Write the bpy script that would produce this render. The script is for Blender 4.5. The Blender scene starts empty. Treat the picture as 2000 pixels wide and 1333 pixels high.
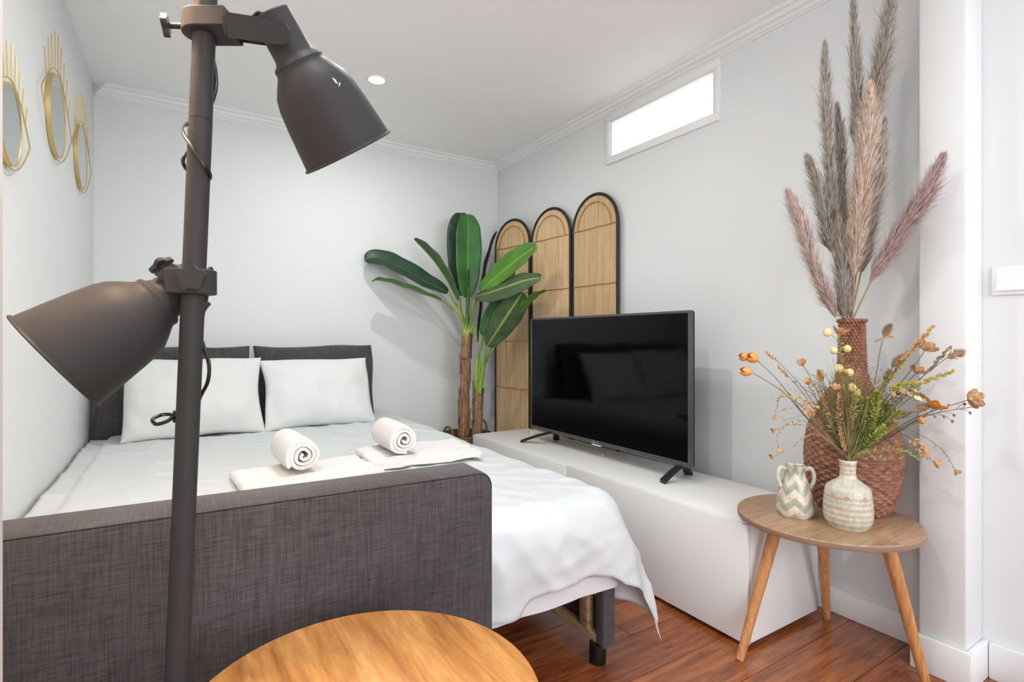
import bpy, bmesh, math, random
from mathutils import Vector, Matrix, noise
random.seed(7)
sc = bpy.context.scene
COL = sc.collection
PI = math.pi

# ------------------------------------------------------------------ camera
FPX, HOR = 1032.0, 660.0
TH = math.atan2(650, FPX)
S, C = math.sin(TH), math.cos(TH)
RV, FV, UP = Vector((C, -S, 0)), Vector((S, C, 0)), Vector((0, 0, 1))
cam_d = bpy.data.cameras.new('camera')
cam_d.sensor_width = 36
cam_d.lens = FPX / 2000 * 36
cam_d.shift_y = -6.5 / 2000
cam_d.clip_start = 0.02
cam = bpy.data.objects.new('camera', cam_d)
cam.location = (0, 0, 1)
cam.rotation_euler = (PI / 2, 0, -TH)
COL.objects.link(cam)
sc.camera = cam

def P(u, v, d):
    """point that stands at depth d (metres) from the photographer, seen at u, v"""
    a, b = (u - 1000) / FPX, (HOR - v) / FPX
    return Vector(((a * C + S) * d, (-a * S + C) * d, 1 + b * d))

# ------------------------------------------------------------------ world, exposure, lights
w = bpy.data.worlds.new('sky')
sc.world = w
w.use_nodes = True
w.node_tree.nodes['Background'].inputs[0].default_value = (0.85, 0.92, 1.0, 1)
w.node_tree.nodes['Background'].inputs[1].default_value = 0.6
sc.view_settings.view_transform = 'Standard'
sc.view_settings.look = 'None'
sc.view_settings.exposure = 0.12
sc.view_settings.gamma = 1
sc.view_settings.use_curve_mapping = False

def area(name, loc, direction, sx, sy, power, color, spread=PI, shape='RECTANGLE'):
    l = bpy.data.lights.new(name, 'AREA')
    l.shape = shape
    l.size, l.size_y = sx, sy
    l.energy = power
    l.color = color
    l.spread = spread
    o = bpy.data.objects.new(name, l)
    o.location = loc
    o.rotation_euler = Vector(direction).to_track_quat('-Z', 'Y').to_euler()
    COL.objects.link(o)
    return o
# daylight entering by the hall window, then added fill from behind the camera
area('daylight_hall_window', (-2.53, -1.25, 1.62), (1, 0, 0), 1.0, 1.1, 12, (0.84, 0.91, 1.0))
area('added_front_fill', (0.5, -2.33, 1.4), (0, 1, 0), 2.2, 1.4, 46, (0.88, 0.94, 1.0))
DOWNLIGHTS = [(0.837, 2.60, 6.8), (0.62, 1.42, 8.6), (0.02, 0.60, 9), (1.2, -1.0, 8)]

# ------------------------------------------------------------------ mesh helpers
ORG = {}

class G:
    def __init__(s):
        s.v, s.f = [], []
    def add(s, vs, fs):
        k = len(s.v)
        s.v += [Vector(p) for p in vs]
        s.f += [tuple(i + k for i in f) for f in fs]
        return s
    def box(s, a, b, bev=0.0, seg=2, M=None):
        bm = bmesh.new()
        bmesh.ops.create_cube(bm, size=1)
        a, b = Vector(a), Vector(b)
        for v in bm.verts:
            v.co = Vector([(a[i] + b[i]) / 2 + v.co[i] * (b[i] - a[i]) for i in range(3)])
        if bev > 0:
            bmesh.ops.bevel(bm, geom=bm.edges[:], offset=bev, segments=seg, profile=0.5, affect='EDGES')
        bm.verts.index_update()
        vs = [(M @ v.co if M else v.co.copy()) for v in bm.verts]
        fs = [tuple(v.index for v in f.verts) for f in bm.faces]
        bm.free()
        return s.add(vs, fs)
    def grid(s, fn, nu, nv, wrap_u=False, wrap_v=False):
        vs = [fn(i / (nu if wrap_u else nu - 1), j / (nv if wrap_v else nv - 1)) for j in range(nv) for i in range(nu)]
        fs = []
        for j in range(nv if wrap_v else nv - 1):
            for i in range(nu if wrap_u else nu - 1):
                i2, j2 = (i + 1) % nu, (j + 1) % nv
                fs.append((j * nu + i, j * nu + i2, j2 * nu + i2, j2 * nu + i))
        return s.add(vs, fs)
    def lathe(s, prof, n=32, M=None, caps=(False, False)):
        vs, fs = [], []
        for r, z in prof:
            for i in range(n):
                t = 2 * PI * i / n
                p = Vector((r * math.cos(t), r * math.sin(t), z))
                vs.append(M @ p if M else p)
        for j in range(len(prof) - 1):
            for i in range(n):
                i2 = (i + 1) % n
                fs.append((j * n + i, j * n + i2, (j + 1) * n + i2, (j + 1) * n + i))
        if caps[0]:
            fs.append(tuple(reversed(range(n))))
        if caps[1]:
            k = (len(prof) - 1) * n
            fs.append(tuple(k + i for i in range(n)))
        return s.add(vs, fs)
    def tube(s, pts, rad, n=8, closed=False, caps=True):
        pts = [Vector(p) for p in pts]
        m = len(pts)
        if not hasattr(rad, '__len__'):
            rad = [rad] * m
        vs, fs = [], []
        up = None
        for k in range(m):
            if closed:
                t = pts[(k + 1) % m] - pts[k - 1]
            else:
                t = pts[min(k + 1, m - 1)] - pts[max(k - 1, 0)]
            if t.length < 1e-9:
                t = Vector((0, 0, 1))
            t.normalize()
            if up is None:
                up = t.orthogonal().normalized()
            up = up - t * up.dot(t)
            up = up.normalized() if up.length > 1e-6 else t.orthogonal().normalized()
            b = t.cross(up)
            for i in range(n):
                a = 2 * PI * i / n
                vs.append(pts[k] + (up * math.cos(a) + b * math.sin(a)) * rad[k])
        for k in range(m if closed else m - 1):
            k2 = (k + 1) % m
            for i in range(n):
                i2 = (i + 1) % n
                fs.append((k * n + i, k * n + i2, k2 * n + i2, k2 * n + i))
        if caps and not closed:
            fs.append(tuple(reversed(range(n))))
            fs.append(tuple((m - 1) * n + i for i in range(n)))
        return s.add(vs, fs)
    def ball(s, c, r, sc3=(1, 1, 1), n=10, m=7, M=None):
        c = Vector(c)
        vs, fs = [], []
        for j in range(m + 1):
            ph = PI * j / m
            for i in range(n):
                t = 2 * PI * i / n
                q = Vector((r * sc3[0] * math.sin(ph) * math.cos(t), r * sc3[1] * math.sin(ph) * math.sin(t), r * sc3[2] * math.cos(ph)))
                vs.append(c + (M @ q if M else q))
        for j in range(m):
            for i in range(n):
                i2 = (i + 1) % n
                fs.append((j * n + i, (j + 1) * n + i, (j + 1) * n + i2, j * n + i2))
        return s.add(vs, fs)
    def prism(s, outline, vec, M=None):
        """closed planar outline (list of 3D points) pushed along vec"""
        o = [Vector(p) for p in outline]
        v = Vector(vec)
        n = len(o)
        vs = o + [p + v for p in o]
        if M:
            vs = [M @ p for p in vs]
        fs = [tuple(range(n)), tuple(reversed(range(n, 2 * n)))]
        fs += [(i, i + n, (i + 1) % n + n, (i + 1) % n) for i in range(n)]
        return s.add(vs, fs)
    def build(s, name, mat, parent=None, loc=None, smooth=40, fix=True):
        o0 = ORG[parent.name] if parent else Vector(loc if loc is not None else (0, 0, 0))
        me = bpy.data.meshes.new(name)
        me.from_pydata([tuple(p - o0) for p in s.v], [], s.f)
        if fix:
            bm = bmesh.new()
            bm.from_mesh(me)
            bmesh.ops.remove_doubles(bm, verts=bm.verts[:], dist=1e-6)
            bmesh.ops.recalc_face_normals(bm, faces=bm.faces[:])
            bm.to_mesh(me)
            bm.free()
        me.materials.append(mat)
        if smooth:
            me.polygons.foreach_set('use_smooth', [True] * len(me.polygons))
            me.set_sharp_from_angle(angle=math.radians(smooth))
        me.update()
        o = bpy.data.objects.new(name, me)
        COL.objects.link(o)
        if parent:
            o.parent = parent
        else:
            o.location = o0
        ORG[o.name] = o0.copy()
        return o

def thing(name, loc):
    o = bpy.data.objects.new(name, None)
    o.empty_display_size = 0.05
    o.location = loc
    COL.objects.link(o)
    ORG[o.name] = Vector(loc)
    return o

def tag(o, label, cat, group=None):
    o['label'] = label
    o['category'] = cat
    if group:
        o['group'] = group
    return o

def struct(o, label=None):
    o['kind'] = 'structure'
    if label:
        o['label'] = label
    return o

def spline(pts, n=8):
    pts = [Vector(p) for p in pts]
    out = []
    for i in range(len(pts) - 1):
        p0, p1, p2, p3 = pts[max(i - 1, 0)], pts[i], pts[i + 1], pts[min(i + 2, len(pts) - 1)]
        for k in range(n):
            t = k / n
            out.append(0.5 * ((2 * p1) + (p2 - p0) * t + (2 * p0 - 5 * p1 + 4 * p2 - p3) * t * t + (3 * p1 - p0 - 3 * p2 + p3) * t ** 3))
    out.append(pts[-1].copy())
    return out

def lerp1(tab, x):
    if x <= tab[0][0]:
        return tab[0][1]
    for (a, b), (c, d) in zip(tab, tab[1:]):
        if x <= c:
            return b + (d - b) * (x - a) / (c - a)
    return tab[-1][1]

def frame(origin, z, xhint):
    z = Vector(z).normalized()
    x = Vector(xhint)
    x = (x - z * x.dot(z)).normalized()
    y = z.cross(x)
    M = Matrix((x, y, z)).transposed().to_4x4()
    M.translation = Vector(origin)
    return M

# ------------------------------------------------------------------ materials
def lin(c):
    return tuple((x / 12.92 if x <= 0.04045 else ((x + 0.055) / 1.055) ** 2.4) for x in [q / 255 for q in c]) + (1,)

class Mat:
    def __init__(s, name, color=(200, 200, 200), rough=0.6, metal=0.0, spec=0.5, coat=0.0, coatr=0.1):
        s.m = bpy.data.materials.new(name)
        s.m.use_nodes = True
        s.nt = s.m.node_tree
        s.b = s.nt.nodes['Principled BSDF']
        s.b.inputs['Base Color'].default_value = lin(color)
        s.b.inputs['Roughness'].default_value = rough
        s.b.inputs['Metallic'].default_value = metal
        s.b.inputs['Specular IOR Level'].default_value = spec
        s.b.inputs['Coat Weight'].default_value = coat
        s.b.inputs['Coat Roughness'].default_value = coatr
    def n(s, t, **kw):
        nd = s.nt.nodes.new(t)
        for k, v in kw.items():
            if hasattr(nd, k):
                setattr(nd, k, v)
            else:
                nd.inputs[k].default_value = v
        return nd
    def l(s, a, b):
        s.nt.links.new(a, b)
    def pos(s, scale=(1, 1, 1), rot=(0, 0, 0), rand=0.0):
        g = s.n('ShaderNodeNewGeometry')
        mp = s.n('ShaderNodeMapping')
        mp.inputs['Scale'].default_value = scale
        mp.inputs['Rotation'].default_value = rot
        s.l(g.outputs['Position'], mp.inputs['Vector'])
        if rand:
            oi = s.n('ShaderNodeObjectInfo')
            m = s.n('ShaderNodeMath', operation='MULTIPLY')
            m.inputs[1].default_value = rand
            s.l(oi.outputs['Random'], m.inputs[0])
            va = s.n('ShaderNodeVectorMath', operation='ADD')
            s.l(mp.outputs[0], va.inputs[0])
            s.l(m.outputs[0], va.inputs[1])
            return va.outputs[0]
        return mp.outputs[0]
    def noise(s, vec, scale=5, detail=3, rough=0.5, dist=0.0):
        nd = s.n('ShaderNodeTexNoise')
        nd.inputs['Scale'].default_value = scale
        nd.inputs['Detail'].default_value = detail
        nd.inputs['Roughness'].default_value = rough
        nd.inputs['Distortion'].default_value = dist
        s.l(vec, nd.inputs['Vector'])
        return nd.outputs['Fac']
    def ramp(s, fac, stops):
        r = s.n('ShaderNodeValToRGB')
        e = r.color_ramp.elements
        while len(e) < len(stops):
            e.new(0.5)
        for k, (p, c) in enumerate(stops):
            e[k].position = p
            e[k].color = lin(c)
        s.l(fac, r.inputs[0])
        return r.outputs[0]
    def mix(s, fac, a, b, mode='MIX'):
        m = s.n('ShaderNodeMix', data_type='RGBA', blend_type=mode)
        for sock, val in ((m.inputs[0], fac), (m.inputs[6], a), (m.inputs[7], b)):
            if isinstance(val, (int, float)):
                sock.default_value = val
            elif isinstance(val, tuple):
                sock.default_value = val
            else:
                s.l(val, sock)
        return m.outputs[2]
    def color(s, out):
        s.l(out, s.b.inputs['Base Color'])
        return s
    def bump(s, h, strength=0.2, dist=0.002):
        b = s.n('ShaderNodeBump')
        b.inputs['Strength'].default_value = strength
        b.inputs['Distance'].default_value = dist
        s.l(h, b.inputs['Height'])
        s.l(b.outputs[0], s.b.inputs['Normal'])
        return s

def plain(name, c, rough=0.6, bump=None, vary=None, **kw):
    m = Mat(name, c, rough, **kw)
    if vary:
        f = m.noise(m.pos(), vary[0], 4)
        m.color(m.ramp(f, [(0.3, vary[1]), (0.7, vary[2])]))
    if bump:
        m.bump(m.noise(m.pos(), bump[0], 4), bump[1], bump[2])
    return m.m

def wood(name, dark, mid, light, scale, rot=(0, 0, 0), rough=0.4, rand=0.0, coat=0.0, bump=0.08, hue=None):
    m = Mat(name, mid, rough, coat=coat, coatr=0.15)
    v = m.pos(scale, rot, rand)
    f1 = m.noise(v, 3.0, 5, 0.6, 0.6)
    c = m.ramp(f1, [(0.28, dark), (0.5, mid), (0.72, light)])
    f2 = m.noise(v, 14.0, 4, 0.6, 0.2)
    g = m.ramp(f2, [(0.3, (190, 190, 190)), (0.62, (255, 255, 255))])
    c = m.mix(0.55, c, g, 'MULTIPLY')
    if hue:
        oi = m.n('ShaderNodeObjectInfo')
        t = m.ramp(oi.outputs['Random'], [(0.0, hue[0]), (1.0, hue[1])])
        c = m.mix(0.75, c, t, 'MULTIPLY')
    m.color(c)
    m.bump(f2, bump, 0.001)
    return m.m

def linen(name, lo, hi, fx=(5, 5, 260), fy=(260, 260, 5), bump=0.5):
    m = Mat(name, hi, 0.9, spec=0.15)
    a = m.noise(m.pos(fx), 1.0, 3, 0.6)
    b = m.noise(m.pos(fy), 1.0, 3, 0.6)
    ad = m.n('ShaderNodeMath', operation='ADD')
    m.l(a, ad.inputs[0])
    m.l(b, ad.inputs[1])
    hf = m.n('ShaderNodeMath', operation='MULTIPLY')
    hf.inputs[1].default_value = 0.5
    m.l(ad.outputs[0], hf.inputs[0])
    m.color(m.ramp(hf.outputs[0], [(0.36, lo), (0.64, hi)]))
    m.bump(hf.outputs[0], bump, 0.0015)
    m.b.inputs['Sheen Weight'].default_value = 0.15
    return m.m

M = {}
M['wall'] = plain('painted_plaster', (228, 230, 230), 0.75, bump=(30, 0.05, 0.002), spec=0.25)
M['ceiling'] = plain('ceiling_paint', (250, 250, 250), 0.8, bump=(20, 0.04, 0.002), spec=0.2)
M['trim'] = plain('trim_paint', (238, 238, 238), 0.45, bump=(40, 0.05, 0.001))
M['floor'] = wood('floor_boards', (116, 60, 30), (160, 92, 52), (188, 120, 72), (1.6, 15, 15), rough=0.26, rand=37, coat=0.35, bump=0.12, hue=((214, 188, 176), (255, 252, 248)))
M['subfloor'] = plain('dark_gap', (32, 16, 9), 0.9)
M['lamp'] = plain('lamp_enamel', (58, 56, 57), 0.55, bump=(900, 0.04, 0.0004), spec=0.14)
M['lamp_in'] = plain('lamp_inside_white', (225, 222, 215), 0.5)
M['cord'] = plain('black_cable', (18, 18, 19), 0.35)
M['linen'] = linen('charcoal_linen', (56, 53, 55), (88, 84, 87), (14, 380, 380), (380, 14, 14), 0.35)
M['seam'] = plain('seam_thread', (34, 32, 34), 0.9)
M['sheet'] = plain('white_cotton', (208, 211, 212), 0.85, bump=(420, 0.06, 0.001), spec=0.15)
M['pillow'] = plain('white_pillowcase', (218, 220, 218), 0.85, bump=(260, 0.06, 0.001), spec=0.15)
M['towel'] = plain('white_terry', (250, 246, 243), 0.95, bump=(330, 0.9, 0.006), spec=0.1)
M['mattress'] = plain('mattress_cover', (224, 220, 221), 0.9, bump=(120, 0.1, 0.002))
M['plywood'] = wood('raw_frame_wood', (150, 118, 84), (190, 158, 118), (208, 180, 142), (3, 3, 30), rough=0.7)
M['black_plastic'] = plain('black_plastic', (16, 16, 17), 0.4)
M['cabinet'] = plain('white_lacquer', (236, 235, 233), 0.38, bump=(8, 0.02, 0.002))
M['tv_bezel'] = plain('grey_bezel', (96, 96, 98), 0.35, metal=0.6)
M['tv_back'] = plain('tv_black_shell', (20, 20, 22), 0.45)
M['tv_screen'] = plain('tv_glass', (3, 3, 4), 0.07, spec=0.18)
M['white_plastic'] = plain('white_plastic', (240, 240, 242), 0.3)
M['logo'] = plain('silver_print', (170, 170, 172), 0.4)
M['reed'] = wood('bamboo_reed', (206, 164, 112), (240, 206, 158), (250, 226, 186), (60, 60, 0.8), rough=0.6, bump=0.1)
M['rattan'] = plain('rattan_binding', (176, 124, 78), 0.6)
M['iron'] = plain('black_painted_frame', (22, 21, 21), 0.5)
M['gold'] = plain('gold_wire', (214, 188, 128), 0.42, metal=0.85)
M['mirror'] = plain('mirror_glass', (205, 213, 212), 0.03, metal=1.0)
M['trunk'] = wood('banana_trunk', (84, 58, 40), (150, 112, 82), (186, 152, 118), (40, 40, 5), rough=0.85, bump=0.8)
M['petiole'] = plain('leaf_stem_green', (128, 158, 52), 0.5, vary=(12, (98, 138, 36), (152, 176, 74)))
M['basket'] = plain('seagrass_rope', (112, 92, 64), 0.85, bump=(120, 0.8, 0.006))
M['soil'] = plain('potting_soil', (50, 38, 28), 0.95)
M['wicker'] = plain('brown_wicker', (140, 92, 70), 0.6, vary=(55, (112, 70, 52), (168, 116, 90)), bump=(240, 0.3, 0.002))
M['table_oak'] = wood('oak_veneer', (150, 116, 88), (176, 140, 108), (192, 158, 126), (2.5, 40, 4), (0, 0, 0.5), rough=0.42, bump=0.03)
M['table_edge'] = plain('table_edge_band', (150, 122, 104), 0.5)
M['leg_wood'] = wood('pine_legs', (176, 112, 62), (208, 146, 90), (224, 170, 114), (40, 40, 3), rough=0.45, bump=0.05)
M['teak'] = wood('round_table_wood', (160, 98, 44), (198, 136, 72), (218, 162, 96), (11, 1.3, 4), (0, 0, 0.12), rough=0.33, coat=0.25, bump=0.05)
M['glow'] = None

def emis(name, col, st):
    m = Mat(name, (255, 255, 255))
    m.b.inputs['Emission Color'].default_value = lin(col)
    m.b.inputs['Emission Strength'].default_value = st
    return m.m
M['lens'] = emis('downlight_lens', (255, 252, 246), 14)
M['bulb'] = emis('warm_bulb', (255, 200, 140), 20)
M['frosted'] = emis('frosted_lit_pane', (244, 248, 252), 0.75)
M['day_pane'] = emis('daylit_pane', (235, 243, 255), 1.5)

def leafmat(name, top, under, vein, bands=90):
    m = Mat(name, top, 0.42, spec=0.4)
    uv = m.n('ShaderNodeAttribute', attribute_name='lw')
    g = m.n('ShaderNodeNewGeometry')
    f = m.noise(m.pos((1, 1, 1)), 9, 3)
    t = m.ramp(f, [(0.3, tuple(int(x * 0.78) for x in top)), (0.7, top)])
    c = m.mix(g.outputs['Backfacing'], t, lin(under))
    r = m.ramp(uv.outputs['Fac'], [(0.0, (255, 255, 255)), (0.06, (255, 255, 255)), (0.09, (0, 0, 0)), (1.0, (0, 0, 0))])
    c = m.mix(r, c, lin(vein))
    m.color(c)
    wv = m.noise(m.pos((1, 1, 1)), 60, 2)
    m.bump(wv, 0.25, 0.002)
    m.b.inputs['Subsurface Weight'].default_value = 0.0
    return m.m
M['leaf_dark'] = leafmat('banana_leaf_dark', (38, 70, 46), (56, 74, 46), (50, 82, 54))
M['leaf_mid'] = leafmat('banana_leaf_green', (60, 116, 54), (92, 128, 60), (76, 128, 60))
M['leaf_light'] = leafmat('banana_leaf_light', (88, 140, 46), (116, 158, 70), (112, 156, 62))
M['leaf_olive'] = leafmat('banana_leaf_underside', (72, 96, 58), (76, 98, 62), (150, 166, 92))
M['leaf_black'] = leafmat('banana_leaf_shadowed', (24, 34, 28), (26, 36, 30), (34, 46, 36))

def plumemat(name, base, tip):
    m = Mat(name, base, 0.9, spec=0.1)
    a = m.n('ShaderNodeAttribute', attribute_name='hh')
    f = m.noise(m.pos(), 70, 2)
    c = m.mix(a.outputs['Fac'], lin(base), lin(tip))
    v = m.ramp(f, [(0.3, (205, 205, 205)), (0.65, (255, 255, 255))])
    m.color(m.mix(1.0, c, v, 'MULTIPLY'))
    m.b.inputs['Sheen Weight'].default_value = 0.1
    return m.m
M['pl_grey'] = plumemat('pampas_grey', (172, 160, 146), (222, 212, 200))
M['pl_pink'] = plumemat('pampas_pink', (222, 194, 184), (248, 230, 222))
M['pl_cream'] = plumemat('pampas_cream', (234, 204, 182), (252, 236, 218))
M['pl_mauve'] = plumemat('pampas_mauve', (204, 172, 168), (242, 220, 216))
M['straw'] = plain('dry_stalk', (176, 154, 108), 0.7)
M['stem_dark'] = plain('flower_stem_dark', (92, 84, 62), 0.7)
M['stem_green'] = plain('flower_stem_green', (128, 138, 70), 0.7)
M['stem_tan'] = plain('twig_tan', (176, 146, 104), 0.75)
M['orange'] = plain('orange_petal', (228, 158, 74), 0.6, vary=(60, (208, 128, 56), (236, 176, 96)))
M['peach'] = plain('peach_petal', (206, 156, 112), 0.65, vary=(110, (172, 112, 72), (226, 186, 146)))
M['cream_bud'] = plain('cream_berry', (238, 210, 138), 0.5, vary=(50, (226, 188, 104), (246, 226, 172)))
M['seedhead'] = plain('brown_seed_head', (172, 138, 104), 0.8, vary=(90, (140, 106, 78), (196, 166, 130)))
M['spike_or'] = plain('orange_spike_floret', (206, 148, 96), 0.7, vary=(40, (188, 128, 78), (216, 176, 110)))
M['spike_gr'] = plain('green_spike_floret', (170, 166, 78), 0.7, vary=(40, (138, 150, 56), (206, 176, 90)))
M['fern'] = plain('fern_green', (168, 182, 88), 0.6, vary=(60, (136, 156, 60), (200, 202, 116)))
M['grass'] = plain('dry_grass_green', (122, 122, 66), 0.7, vary=(30, (94, 104, 48), (158, 140, 92)))

def ceramic_stripes():
    m = Mat('striped_glaze', (206, 208, 190), 0.28, coat=0.3)
    g = m.n('ShaderNodeNewGeometry')
    sp = m.n('ShaderNodeSeparateXYZ')
    m.l(g.outputs['Position'], sp.inputs[0])
    mp = m.n('ShaderNodeMapRange')
    mp.inputs[1].default_value, mp.inputs[2].default_value = 0.452, 0.646
    m.l(sp.outputs[2], mp.inputs[0])
    cr, ro, gr = (220, 214, 196), (194, 170, 156), (180, 183, 162)
    st = [(0.0, cr), (0.07, gr), (0.11, cr), (0.15, ro), (0.19, cr), (0.23, gr), (0.27, cr), (0.31, ro), (0.36, cr), (0.40, gr), (0.43, cr), (0.46, ro), (0.5, (210, 208, 190)), (0.72, (205, 205, 185)), (0.76, cr), (0.79, ro), (0.82, cr), (0.85, gr), (0.88, cr), (0.92, ro), (0.96, cr)]
    c = m.ramp(mp.outputs[0], st)
    f = m.noise(m.pos(), 90, 4)
    sp2 = m.ramp(f, [(0.3, (214, 206, 196)), (0.6, (255, 255, 255))])
    m.color(m.mix(0.7, c, sp2, 'MULTIPLY'))
    m.bump(f, 0.1, 0.002)
    return m.m
M['striped'] = ceramic_stripes()

def ceramic_zigzag(cx, cy):
    m = Mat('zigzag_glaze', (206, 208, 190), 0.3, coat=0.3)
    g = m.n('ShaderNodeNewGeometry')
    sp = m.n('ShaderNodeSeparateXYZ')
    m.l(g.outputs['Position'], sp.inputs[0])
    def mth(op, a, b=None):
        n = m.n('ShaderNodeMath', operation=op)
        for i, q in enumerate((a, b)):
            if q is None:
                continue
            if isinstance(q, (int, float)):
                n.inputs[i].default_value = q
            else:
                m.l(q, n.inputs[i])
        return n.outputs[0]
    ang = mth('ARCTAN2', mth('SUBTRACT', sp.outputs[1], cy), mth('SUBTRACT', sp.outputs[0], cx))
    tri = mth('PINGPONG', mth('MULTIPLY', ang, 6 / (2 * PI) * 2), 1.0)
    zz = mth('ADD', mth('MULTIPLY', sp.outputs[2], 1 / 0.047), mth('MULTIPLY', tri, -0.55))
    fr = mth('FRACT', zz)
    c = m.ramp(fr, [(0.0, (166, 168, 142)), (0.4, (176, 178, 154)), (0.5, (222, 210, 194)), (0.9, (220, 206, 190)), (1.0, (166, 168, 142))])
    f = m.noise(m.pos(), 80, 4)
    sp2 = m.ramp(f, [(0.3, (210, 204, 196)), (0.6, (255, 255, 255))])
    m.color(m.mix(0.7, c, sp2, 'MULTIPLY'))
    m.bump(f, 0.15, 0.002)
    return m.m

# ------------------------------------------------------------------ the room
XL, XR, YB, ZC = -0.37, 2.025, 3.42, 2.295
XH, YF = -2.6, -2.4
fl = struct(G().box((XH - 0.1, YF - 0.1, -0.08), (XR + 0.1, YB + 0.1, -0.012)).build('floor', M['subfloor'], smooth=0), 'reddish brown varnished plank floor')
pm = G().box((-0.5, -0.5, -0.5), (0.5, 0.5, 0.5)).build('plank', M['floor'], fl, smooth=0)
plank_mesh = pm.data
bpy.data.objects.remove(pm)
k0 = int((YF - 0.77) / 0.1733) - 1
rnd = random.Random(3)
k = k0
while True:
    y0 = 0.77 + k * 0.1733
    if y0 > YB:
        break
    y1 = min(y0 + 0.1733, YB)
    y0c = max(y0, YF)
    if y1 - y0c > 0.01:
        x = XH - rnd.uniform(0, 1.2)
        while x < XR:
            x2 = x + rnd.uniform(1.5, 2.6)
            a, b = max(x, XH), min(x2, XR)
            if b - a > 0.02:
                o = bpy.data.objects.new('plank', plank_mesh)
                COL.objects.link(o)
                o.parent = fl
                o.location = ((a + b) / 2, (y0c + y1) / 2, -0.006)
                o.scale = (b - a - 0.002, y1 - y0c - 0.0022, 0.012)
            x = x2
    k += 1

struct(G().box((XH - 0.1, YF - 0.1, ZC), (XR + 0.1, YB + 0.1, ZC + 0.1)).build('ceiling', M['ceiling'], smooth=0))
struct(G().box((XL - 0.1, YB, 0), (XR + 0.1, YB + 0.1, ZC)).build('wall_back', M['wall'], smooth=0))
struct(G().box((XL - 0.12, 0.55, 0), (XL, YB, ZC)).build('wall_left', M['wall'], smooth=0))
struct(G().box((XL - 0.12, 0.40, 0), (-0.1135, 0.55, ZC), 0.004).build('wall_left_return', M['wall']))
struct(G().box((XH - 0.1, 0.40, 0), (XL - 0.12, 0.50, ZC)).build('wall_hall', M['wall'], smooth=0))
# right wall with an opening for the transom window
WY0, WY1, WZ0, WZ1 = 1.515, 2.185, 1.998, 2.200
g = G()
g.box((XR, YF, 0), (XR + 0.1, WY0, ZC)).box((XR, WY1, 0), (XR + 0.1, YB, ZC))
g.box((XR, WY0, 0), (XR + 0.1, WY1, WZ0)).box((XR, WY0, WZ1), (XR + 0.1, WY1, ZC))
struct(g.build('wall_right', M['wall'], smooth=0, fix=False))
struct(G().box((1.90, 0.585, 0), (XR, 0.70, ZC), 0.006).build('wall_pilaster', M['wall']), 'narrow white pilaster beside the pampas grass')
# walls of the room behind the camera; the front opening holds the added fill window
g = G()
g.box((XH - 0.1, YF, 0), (XH, -1.8, ZC)).box((XH - 0.1, -0.7, 0), (XH, 0.45, ZC)).box((XH - 0.1, -1.8, 0), (XH, -0.7, 1.02)).box((XH - 0.1, -1.8, 2.2), (XH, -0.7, ZC))
struct(g.build('wall_hall_side', M['wall'], smooth=0, fix=False))
g = G()
g.box((XH, YF - 0.1, 0), (-0.7, YF, ZC)).box((1.7, YF - 0.1, 0), (XR, YF, ZC)).box((-0.7, YF - 0.1, 0), (1.7, YF, 0.65)).box((-0.7, YF - 0.1, 2.15), (1.7, YF, ZC))
struct(g.build('wall_front', M['wall'], smooth=0, fix=False))

def window(name, a, b, axis, pane, n=2):
    """frame of bars around a rectangular opening with a pane"""
    a, b = Vector(a), Vector(b)
    g = G()
    t = 0.04
    h = 1 - axis
    for zz in ((a.z, a.z + t), (b.z - t, b.z)):
        g.box((a.x, a.y, zz[0]), (b.x, b.y, zz[1]))
    for kk in range(n + 1):
        c = a[h] + (b[h] - a[h] - t) * kk / n
        lo, hi = a.copy(), b.copy()
        lo[h], hi[h] = c, c + t
        lo.z += t
        hi.z -= t
        g.box(lo, hi)
    o = struct(g.build(name, M['trim'], smooth=0, fix=False))
    mid = (a[axis] + b[axis]) / 2
    lo, hi = a.copy(), b.copy()
    lo[axis], hi[axis] = mid - 0.004, mid + 0.004
    G().box(lo, hi).build('pane', pane, o, smooth=0)
    return o
window('window_2', (XH - 0.09, -1.8, 1.02), (XH - 0.03, -0.7, 2.2), 0, M['day_pane'])
window('fill_window', (-0.7, YF - 0.09, 0.65), (1.7, YF - 0.03, 2.15), 1, M['day_pane'], 3)  # made-up window out of view, added to carry the frontal fill

# small transom window near the ceiling: mitred casing, inner bead and lit frosted pane
win = struct(thing('window_1', (XR, (WY0 + WY1) / 2, WZ0)), 'small frosted transom window high on the right wall')
def casing(y0, y1, z0, z1, wy, wz, x0, x1, name):
    for s_, (a, b) in enumerate([((x0, y0 - wy, z0 - wz), (x1, y1 + wy, z0)), ((x0, y0 - wy, z1), (x1, y1 + wy, z1 + wz)),
                                 ((x0, y0 - wy, z0), (x1, y0, z1)), ((x0, y1, z0), (x1, y1 + wy, z1))]):
        G().box(a, b, 0.003).build(name, M['trim'], win)
casing(WY0, WY1, WZ0, WZ1, 0.030, 0.036, XR - 0.012, XR + 0.01, 'casing')
casing(WY0 + 0.008, WY1 - 0.008, WZ0 + 0.008, WZ1 - 0.008, 0.008, 0.008, XR - 0.004, XR + 0.03, 'bead')
G().box((XR + 0.012, WY0, WZ0), (XR + 0.018, WY1, WZ1)).build('pane', M['frosted'], win, smooth=0)

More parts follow.
